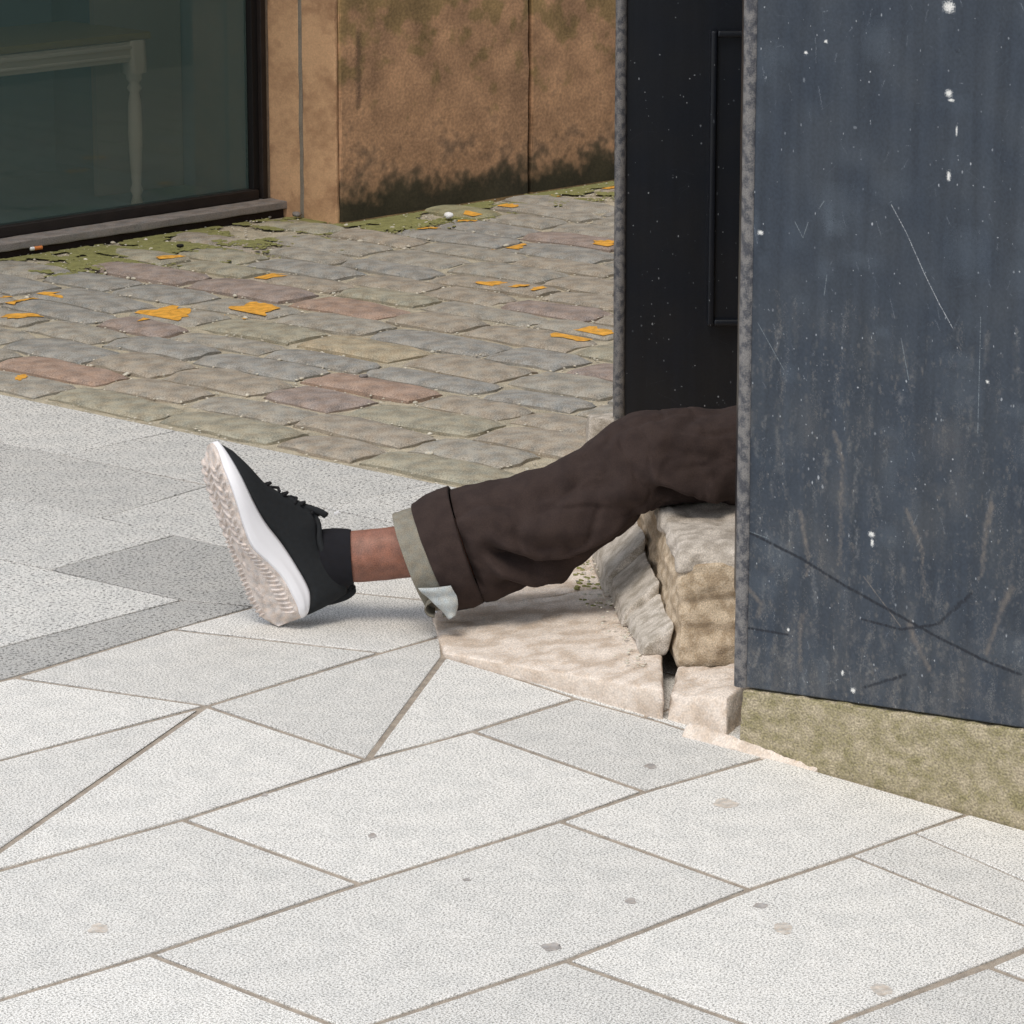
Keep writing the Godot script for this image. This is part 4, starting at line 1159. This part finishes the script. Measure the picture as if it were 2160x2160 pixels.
	# the pale corner of lining that has folded over at the bottom, and the roll under it
	var lc := smooth_path([Vector2(-0.1441, 0.0874), Vector2(-0.131, 0.0746), Vector2(-0.1131, 0.0577), Vector2(-0.0968, 0.039)], 5)
	var rc := smooth_path([Vector2(-0.0949, 0.0907), Vector2(-0.0868, 0.0763), Vector2(-0.0844, 0.0611), Vector2(-0.0886, 0.0441)], 5)
	var rows := []
	for i in lc.size():
		var row := []
		for j in 9:
			var g := j / 8.0
			var q: Vector2 = lc[i].lerp(rc[i], g)
			row.append(Vector3(q.x, q.y, -5.651 + 0.007 * sin(g * PI) + 0.002 * sin(i * 0.9)))
		rows.append(row)
	put.call("folded_corner", sheet(rows, 0.002), M.lining_pale, tro)
	rows = []
	for i in 22:
		var a := lerpf(-0.9, 4.6, i / 21.0)
		var c: Vector2 = Vector2(-0.1182, 0.0515)
		var rr := lerpf(0.0165, 0.013, i / 21.0)
		var row := []
		for j in 6:
			var g := j / 5.0
			row.append(Vector3(c.x + cos(a) * rr * (1.25 - 0.2 * g), c.y + sin(a) * rr, -5.655 - 0.06 * g))
		rows.append(row)
	put.call("rolled_hem", sheet(rows, 0.0026), M.lining, tro)
	make_shoe(pr)

func lining_fold(p: Vector3, nd: Vector3, _t: float) -> float:
	return 0.006 * noise.get_noise_3dv(p * 11.0 + Vector3(3, 1, 0)) + 0.002 * noise.get_noise_3dv(p * 28.0) + 0.0015 * noise.get_noise_3dv(p * 60.0)

# a cloth of some thickness from a grid of points
func sheet(rows: Array, thick: float) -> ArrayMesh:
	var n: int = rows[0].size()
	var loops := []
	for i in rows.size():
		var ring := []
		for j in n:
			ring.append(rows[i][j])
		for j in range(n - 1, -1, -1):
			var a: Vector3 = rows[mini(i + 1, rows.size() - 1)][j] - rows[maxi(i - 1, 0)][j]
			var b: Vector3 = rows[i][mini(j + 1, n - 1)] - rows[i][maxi(j - 1, 0)]
			ring.append(rows[i][j] + a.cross(b).normalized() * thick)
		loops.append(ring)
	return loft(loops).mesh()

# ---- trainer, built in its own axes: x from heel to toe, y up from the sole, z towards the street
const SL := 0.312
var SX := Vector3.ZERO
var SY := Vector3.ZERO
var SZ := Vector3.ZERO
var SO := Vector3.ZERO
func sp(x: float, y: float, z: float) -> Vector3:
	return SO + SX * x + SY * y + SZ * z

func curve(pts: Array, x: float) -> float:
	for i in pts.size() - 1:
		if x <= pts[i + 1].x:
			return cr(pts, i, clampf((x - pts[i].x) / (pts[i + 1].x - pts[i].x), 0.0, 1.0)).y
	return pts[-1].y

func shoe_width(x: float) -> float:
	var w := curve([Vector2(0, 0.036), Vector2(0.15, 0.04), Vector2(0.38, 0.039), Vector2(0.55, 0.044), Vector2(0.72, 0.05), Vector2(0.86, 0.047), Vector2(1, 0.038)], x)
	if x < 0.1:
		w *= pow(maxf(0.0, 1.0 - pow((0.1 - x) / 0.1, 2.6)), 0.42)
	if x > 0.76:
		w *= sqrt(maxf(0.0, 1.0 - pow((x - 0.76) / 0.24, 2.2)))
	return maxf(w, 0.002)

# underside; the heel is bevelled up on the street side (f from -1 far to 1 near)
func shoe_bottom(x: float, f := 0.0) -> float:
	var b := curve([Vector2(0, 0.022), Vector2(0.05, 0.012), Vector2(0.16, 0.003), Vector2(0.45, 0.0), Vector2(0.7, 0.0), Vector2(0.88, 0.002), Vector2(1, 0.012)], x)
	var up := curve([Vector2(0, 0.030), Vector2(0.12, 0.038), Vector2(0.24, 0.036), Vector2(0.35, 0.022), Vector2(0.46, 0.004), Vector2(0.6, 0.0), Vector2(1, 0.0)], x)
	return b + up * pow(clampf(f * 0.5 + 0.5, 0.0, 1.0), 1.7)

func foam_top(x: float) -> float:
	return curve([Vector2(0, 0.066), Vector2(0.06, 0.071), Vector2(0.135, 0.077), Vector2(0.264, 0.071), Vector2(0.405, 0.060), Vector2(0.547, 0.043), Vector2(0.682, 0.033), Vector2(0.836, 0.028), Vector2(1, 0.026)], x)

func shoe_stations() -> Array:
	var xs := []
	for i in 61:
		var t := i / 60.0
		xs.append(0.5 - 0.5 * cos(PI * t))
	return xs

func make_shoe(pr: Node3D) -> void:
	SX = Vector3(-0.3, 0.954, 0.0).normalized()
	var tip := deg_to_rad(28.0)
	var side := Vector3(0.954, 0.3, 0.0).normalized()
	SY = (side * cos(tip) - Vector3(0, 0, 1) * sin(tip)).normalized()
	SZ = -SX.cross(SY)
	SO = Vector3(-0.385, 0.0, -5.728) - SX * 0.022 - SY * 0.008
	SO.y = 0.0
	var low := 1.0
	for x in shoe_stations():
		for z in [-1.0, 0.0, 1.0]:
			low = minf(low, sp(x * SL, shoe_bottom(x, z * 0.8), z * shoe_width(x) * 0.8).y)
	SO.y = -low + 0.002
	var shoe := Node3D.new()
	shoe.name = "shoe"
	shoe.position = -pr.position
	pr.add_child(shoe, true)
	shoe.set_meta("label", "black knit trainer with thick white sole, toe pointing up")
	var xs := shoe_stations()
	# outsole
	var rings := []
	for x in xs:
		var w := shoe_width(x) - 0.001
		var q := []
		for f in [-0.86, -0.6, -0.3, 0.0, 0.3, 0.6, 0.86]:
			q.append([w * f, shoe_bottom(x, f)])
		var bn := shoe_bottom(x, 1.0)
		var bf := shoe_bottom(x, -1.0)
		q.append_array([[w * 0.97, bn + 0.002], [w, bn + 0.006], [w * 0.7, bn + 0.009], [-w * 0.7, bf + 0.011], [-w, bf + 0.010], [-w * 0.97, bf + 0.003]])
		rings.append(section(x, q))
	obj("outsole", loft(rings).mesh(), M.tread, shoe)
	# white foam midsole with a groove round the heel
	rings = []
	for x in xs:
		var w := shoe_width(x)
		var t := foam_top(x)
		var q := []
		for s in [1.0, -1.0]:
			var half := []
			var b: float = shoe_bottom(x, s) + 0.005
			for k in 9:
				var f := k / 8.0
				var y := lerpf(b, t, f)
				var out := 0.0035 * sin(PI * f) - 0.003 * f
				var groove := 0.0022 * exp(-pow((f - 0.62 + 0.25 * (x - 0.2)) / 0.07, 2.0)) * smoothstep(0.75, 0.4, x)
				half.append([s * maxf(w + out - groove, 0.001), y])
			if s < 0.0:
				half.reverse()
			q.append_array(half)
		rings.append(section(x, q))
	obj("midsole", loft(rings).mesh(), M.foam, shoe)
	# knit upper; open at the ankle
	rings = []
	for x in xs:
		var w := shoe_width(x) * 0.955 - 0.001
		var t := foam_top(x) - 0.004
		var hgt := upper_height(x)
		var open := smoothstep(0.03, 0.06, x) * smoothstep(0.5, 0.44, x)
		var q := []
		for k in 25:
			var a := PI * k / 24.0
			var ca := cos(a)
			var sa := sin(a)
			var y := t + hgt * pow(maxf(sa, 0.0), 0.75)
			var z := w * signf(ca) * pow(absf(ca), 0.62) * (1.0 - 0.12 * sa * (1.0 - open))
			if open > 0.0 and sa > 0.8:
				var dip := (sa - 0.8) / 0.2
				y -= open * dip * 0.03
			q.append([z, y])
		rings.append(section(x, q))
	obj("upper", loft(rings).mesh(), M.knit, shoe)
	# padded collar round the opening
	var col := []
	for k in 41:
		var a := TAU * k / 40.0
		var x := 0.265 - 0.215 * cos(a)
		var w := (shoe_width(x) * 0.955) * 0.74 * absf(sin(a)) * signf(sin(a))
		col.append(sp(x * SL, foam_top(x) - 0.004 + upper_height(x) * 0.9, w))
	obj("collar", tube(col, 0.0058, 10), M.knit, shoe)
	# tongue
	var rows := []
	for i in 12:
		var f := i / 11.0
		var x := lerpf(0.6, 0.44, f)
		var y: float = foam_top(x) + upper_height(x) * 0.97 + 0.002 + 0.016 * f * f
		var row := []
		for j in 9:
			var g := j / 8.0 * 2.0 - 1.0
			row.append(sp(x * SL, y - 0.012 * g * g, g * 0.021))
		rows.append(row)
	obj("tongue", sheet(rows, 0.005), M.knit, shoe)
	obj("tongue_tag", block(sp(0.43 * SL, foam_top(0.44) + upper_height(0.44) + 0.018, 0.018), SX * 0.004, SY * 0.009, SZ * 0.002, 0.0005), M.white, shoe)
	# laces
	for i in 6:
		var x := 0.5 + i * 0.04
		var y: float = foam_top(x) + upper_height(x) * 0.95
		var pts := []
		for j in 11:
			var g := j / 10.0 * 2.0 - 1.0
			pts.append(sp((x + 0.012 * g * (1 if i % 2 else -1)) * SL, y + 0.0065 - 0.015 * g * g + 0.0012 * sin(j * 2.0 + i), g * 0.026))
		obj("lace", tube(pts, 0.0024, 7), M.lace, shoe)
	# heel pull tab
	var tab := [sp(0.06 * SL, 0.142, 0), sp(0.045 * SL, 0.153, 0), sp(0.025 * SL, 0.157, 0), sp(0.015 * SL, 0.145, 0), sp(0.02 * SL, 0.125, 0), sp(0.03 * SL, 0.11, 0)]
	obj("pull_tab", tube(smooth_path(tab, 4), 0.0095, 10), M.knit, shoe)
	# tread blocks
	var lugs := MB.new()
	var lug := func(x: float, z: float, l: float, wd: float, turn: float, hgt: float) -> void:
		var fz := z / shoe_width(x)
		var b := shoe_bottom(x, fz)
		var e := Vector2(cos(turn), sin(turn))
		var f := lugs.v.size()
		var slope := (shoe_bottom(minf(x + 0.01, 1.0), fz) - shoe_bottom(maxf(x - 0.01, 0.0), fz)) / (0.02 * SL)
		for k in 8:
			var sx := l * 0.5 * (1 if k & 1 else -1) * (0.8 if k & 4 else 1.0)
			var sz := wd * 0.5 * (1 if k & 2 else -1) * (0.75 if k & 4 else 1.0)
			var dx := e.x * sx - e.y * sz
			lugs.add(sp(x * SL + dx, shoe_bottom(x, (z + e.y * sx + e.x * sz) / shoe_width(x)) + slope * dx + (-hgt if k & 4 else 0.001), z + e.y * sx + e.x * sz))
		var m := sp(x * SL, b, z)
		for qd in [[4, 5, 7, 6], [0, 1, 5, 4], [2, 3, 7, 6], [0, 2, 6, 4], [1, 3, 7, 5]]:
			var cc: Vector3 = (lugs.v[f + qd[0]] + lugs.v[f + qd[2]]) * 0.5
			lugs.face(f + qd[0], f + qd[1], f + qd[2], cc - m - SY * 0.001)
			lugs.face(f + qd[0], f + qd[2], f + qd[3], cc - m - SY * 0.001)
	for s in [1.0, -1.0]:
		for i in 17:                                  # fine bars along both edges from heel to arch
			var x := 0.07 + i * 0.026
			lug.call(x, s * (shoe_width(x) * 0.68), 0.0045, 0.017, 0.25 * s, 0.003)
	for i in 9:                                       # chevrons down the forefoot
		var x := 0.5 + i * 0.048
		var w := shoe_width(x)
		for s in [1.0, -1.0]:
			lug.call(x, s * w * 0.22, 0.006, w * 0.5, 0.6 * s, 0.003)
			lug.call(x + 0.018, s * w * 0.68, 0.007, w * 0.4, -0.5 * s, 0.003)
	for i in 4:
		lug.call(0.2 + i * 0.075, 0.004 * (1 if i % 2 else -1), 0.019, 0.006, 0.35 * (1 if i % 2 else -1), 0.003)
	obj("tread", lugs.mesh(false), M.tread, shoe).set_meta("kind", "stuff")

func upper_height(x: float) -> float:
	return curve([Vector2(0, 0.05), Vector2(0.03, 0.088), Vector2(0.094, 0.088), Vector2(0.173, 0.08), Vector2(0.267, 0.064), Vector2(0.34, 0.069), Vector2(0.46, 0.092), Vector2(0.54, 0.082), Vector2(0.63, 0.064), Vector2(0.72, 0.045), Vector2(0.836, 0.032), Vector2(0.934, 0.018), Vector2(1, 0.003)], x)

func section(x: float, q: Array) -> Array:
	return q.map(func(p: Array) -> Vector3: return sp(x * SL, p[1], p[0]))

# ---- small stuff
func pebble(s: float) -> ArrayMesh:
	var mb := MB.new()
	var rows := 5
	var n := 7
	for i in rows:
		var a := PI * i / (rows - 1)
		for j in n:
			var b := TAU * j / n
			var d := Vector3(sin(a) * cos(b), cos(a) * 0.6, sin(a) * sin(b))
			mb.add(d * (1.0 + 0.35 * noise.get_noise_3dv(d * 1.3 + Vector3(s, 0, 0))))
	for i in rows - 1:
		for j in n:
			mb.quad(i * n + j, i * n + (j + 1) % n, (i + 1) * n + (j + 1) % n, (i + 1) * n + j)
	return mb.mesh()

func scatter(called: String, mesh: Mesh, m: Material, list: Array) -> MultiMeshInstance3D:
	var mm := MultiMesh.new()
	mm.transform_format = MultiMesh.TRANSFORM_3D
	mm.mesh = mesh
	mm.instance_count = list.size()
	for i in list.size():
		mm.set_instance_transform(i, list[i])
	var o := MultiMeshInstance3D.new()
	o.name = called
	o.multimesh = mm
	o.material_override = m
	o.set_meta("kind", "stuff")
	add_child(o, true)
	return o

var sett_cells := {}
func on_sett(p: Vector3) -> bool:
	if sett_cells.is_empty():
		for q in setts:
			for i in range(-2, 3):
				for j in range(-2, 3):
					var key := Vector2i(floori(q.c.x / 0.1) + i, floori(q.c.z / 0.1) + j)
					if not sett_cells.has(key):
						sett_cells[key] = []
					sett_cells[key].append(q)
	for q in sett_cells.get(Vector2i(floori(p.x / 0.1), floori(p.z / 0.1)), []):
		var r: Vector3 = p - q.c
		if absf(r.dot(LB)) < q.l * 0.5 - 0.012 and absf(r.dot(Vector3(LB.z, 0, -LB.x))) < q.w * 0.5 - 0.012:
			return true
	return false

func make_litter() -> void:
	# grit in the joints of the lane
	var grit := []
	while grit.size() < 2600:
		var p := LANE + B * rng.randf_range(-1.3, 1.2) + A * rng.randf_range(-0.01, 3.2)
		if on_sett(p) and rng.randf() < 0.96:
			continue
		var r := rng.randf_range(0.0012, 0.0032) * (1.9 if rng.randf() < 0.08 else 1.0)
		grit.append(Transform3D(Basis.from_euler(Vector3(0, rng.randf() * TAU, 0)) * Basis.from_scale(Vector3(r * rng.randf_range(1, 1.8), r, r)), p + Vector3(0, -0.003, 0)))
	for k in 150:
		var p := Vector3(0.205, 0.0, -5.36).lerp(Vector3(0.13, 0.0, -6.05), rng.randf()) + Vector3(-absf(rng.randfn(0, 0.022)), 0, 0)
		var r := rng.randf_range(0.0008, 0.0026)
		grit.append(Transform3D(Basis.from_euler(Vector3(0, rng.randf() * TAU, 0)) * Basis.from_scale(Vector3(r * 1.7, r, r)), p + Vector3(0, 0.0435, 0)))
	var g := scatter("gravel", pebble(1.0), M.gravel, grit)
	tag(g, "pale grit lying in the joints between the setts", "gravel")
	# moss along the foot of the brown wall and before the sill
	var ms := []
	while ms.size() < 26000:
		var t := rng.randf_range(0.9, 3.4)
		var s := 0.0
		if t < 1.9:
			s = -1.27 + absf(rng.randfn(0.0, 0.15))
		else:
			s = -1.065 + absf(rng.randfn(0.0, 0.07))
		var p := LANE + B * s + A * t
		if noise.get_noise_2d(p.x * 4.0, p.z * 4.0) + 0.5 * noise.get_noise_2d(p.x * 14.0, p.z * 14.0) < 0.02 + rng.randf() * 0.25 - (0.0 if on_sett(p) else 0.25):
			continue
		var r := rng.randf_range(0.0016, 0.0045)
		ms.append(Transform3D(Basis.from_euler(Vector3(0, rng.randf() * TAU, 0)) * Basis.from_scale(Vector3(r * 1.6, r * 0.5, r * 1.6)), p + Vector3(0, 0.002 if on_sett(p) else -0.003, 0)))
	for k in 240:
		var p := Vector3(0.15, 0.03, -5.75).lerp(Vector3(0.12, 0.02, -6.2), rng.randf()) + Vector3(rng.randfn(0, 0.02), 0, 0)
		var r := rng.randf_range(0.002, 0.006)
		ms.append(Transform3D(Basis.from_scale(Vector3(r, r * 0.7, r)), p))
	var mo := scatter("moss", pebble(2.0), M.moss, ms)
	tag(mo, "green moss on the setts along the foot of the walls", "moss")
	# a few single things
	var list := [["pebble", Vector2(-0.5542, -9.6661), 0.012, M.sill, "grey pebble by the foot of the window reveal", "pebble"], ["paper_scrap", Vector2(-0.1635, -9.6495), 0.013, M.white, "crumpled white scrap on the moss by the wall", "litter"], ["pebble", Vector2(-0.155, -6.9297), 0.0075, M.gravel, "small buff pebble on the olive sett behind the knee", "pebble"], ["pebble", Vector2(-0.8154, -9.2049), 0.008, M.rubber, "small dark pebble on the mossy setts before the sill", "pebble"], ["pebble", Vector2(-0.3051, -7.6369), 0.008, M.sill, "small blue grey pebble in the joint above the rust sett", "pebble"]]
	for q in list:
		var o := obj(q[0], pebble(3.0 + q[2] * 900.0), q[3])
		var r: float = q[2]
		o.transform = Transform3D(Basis.from_euler(Vector3(0, r * 400.0, 0)) * Basis.from_scale(Vector3(r * 1.3, r, r)), Vector3(q[1].x, r * 0.5 + 0.003, q[1].y))
		tag(o, q[4], q[5])
	var b0 := Vector2(-1.1666, -9.1371)
	var bt := thing("cigarette_end", "orange cigarette end on the mossy setts below the shop window sill", "litter", Vector3(b0.x, 0.012, b0.y))
	obj("filter", tube([Vector3(0, 0, 0), Vector3(0.012, 0.0, -0.012), Vector3(0.018, 0, -0.016)], 0.005, 9), M.orange, bt)
	obj("paper", tube([Vector3(0, 0, 0), Vector3(-0.008, 0.0, 0.007)], 0.0048, 9), M.white, bt)
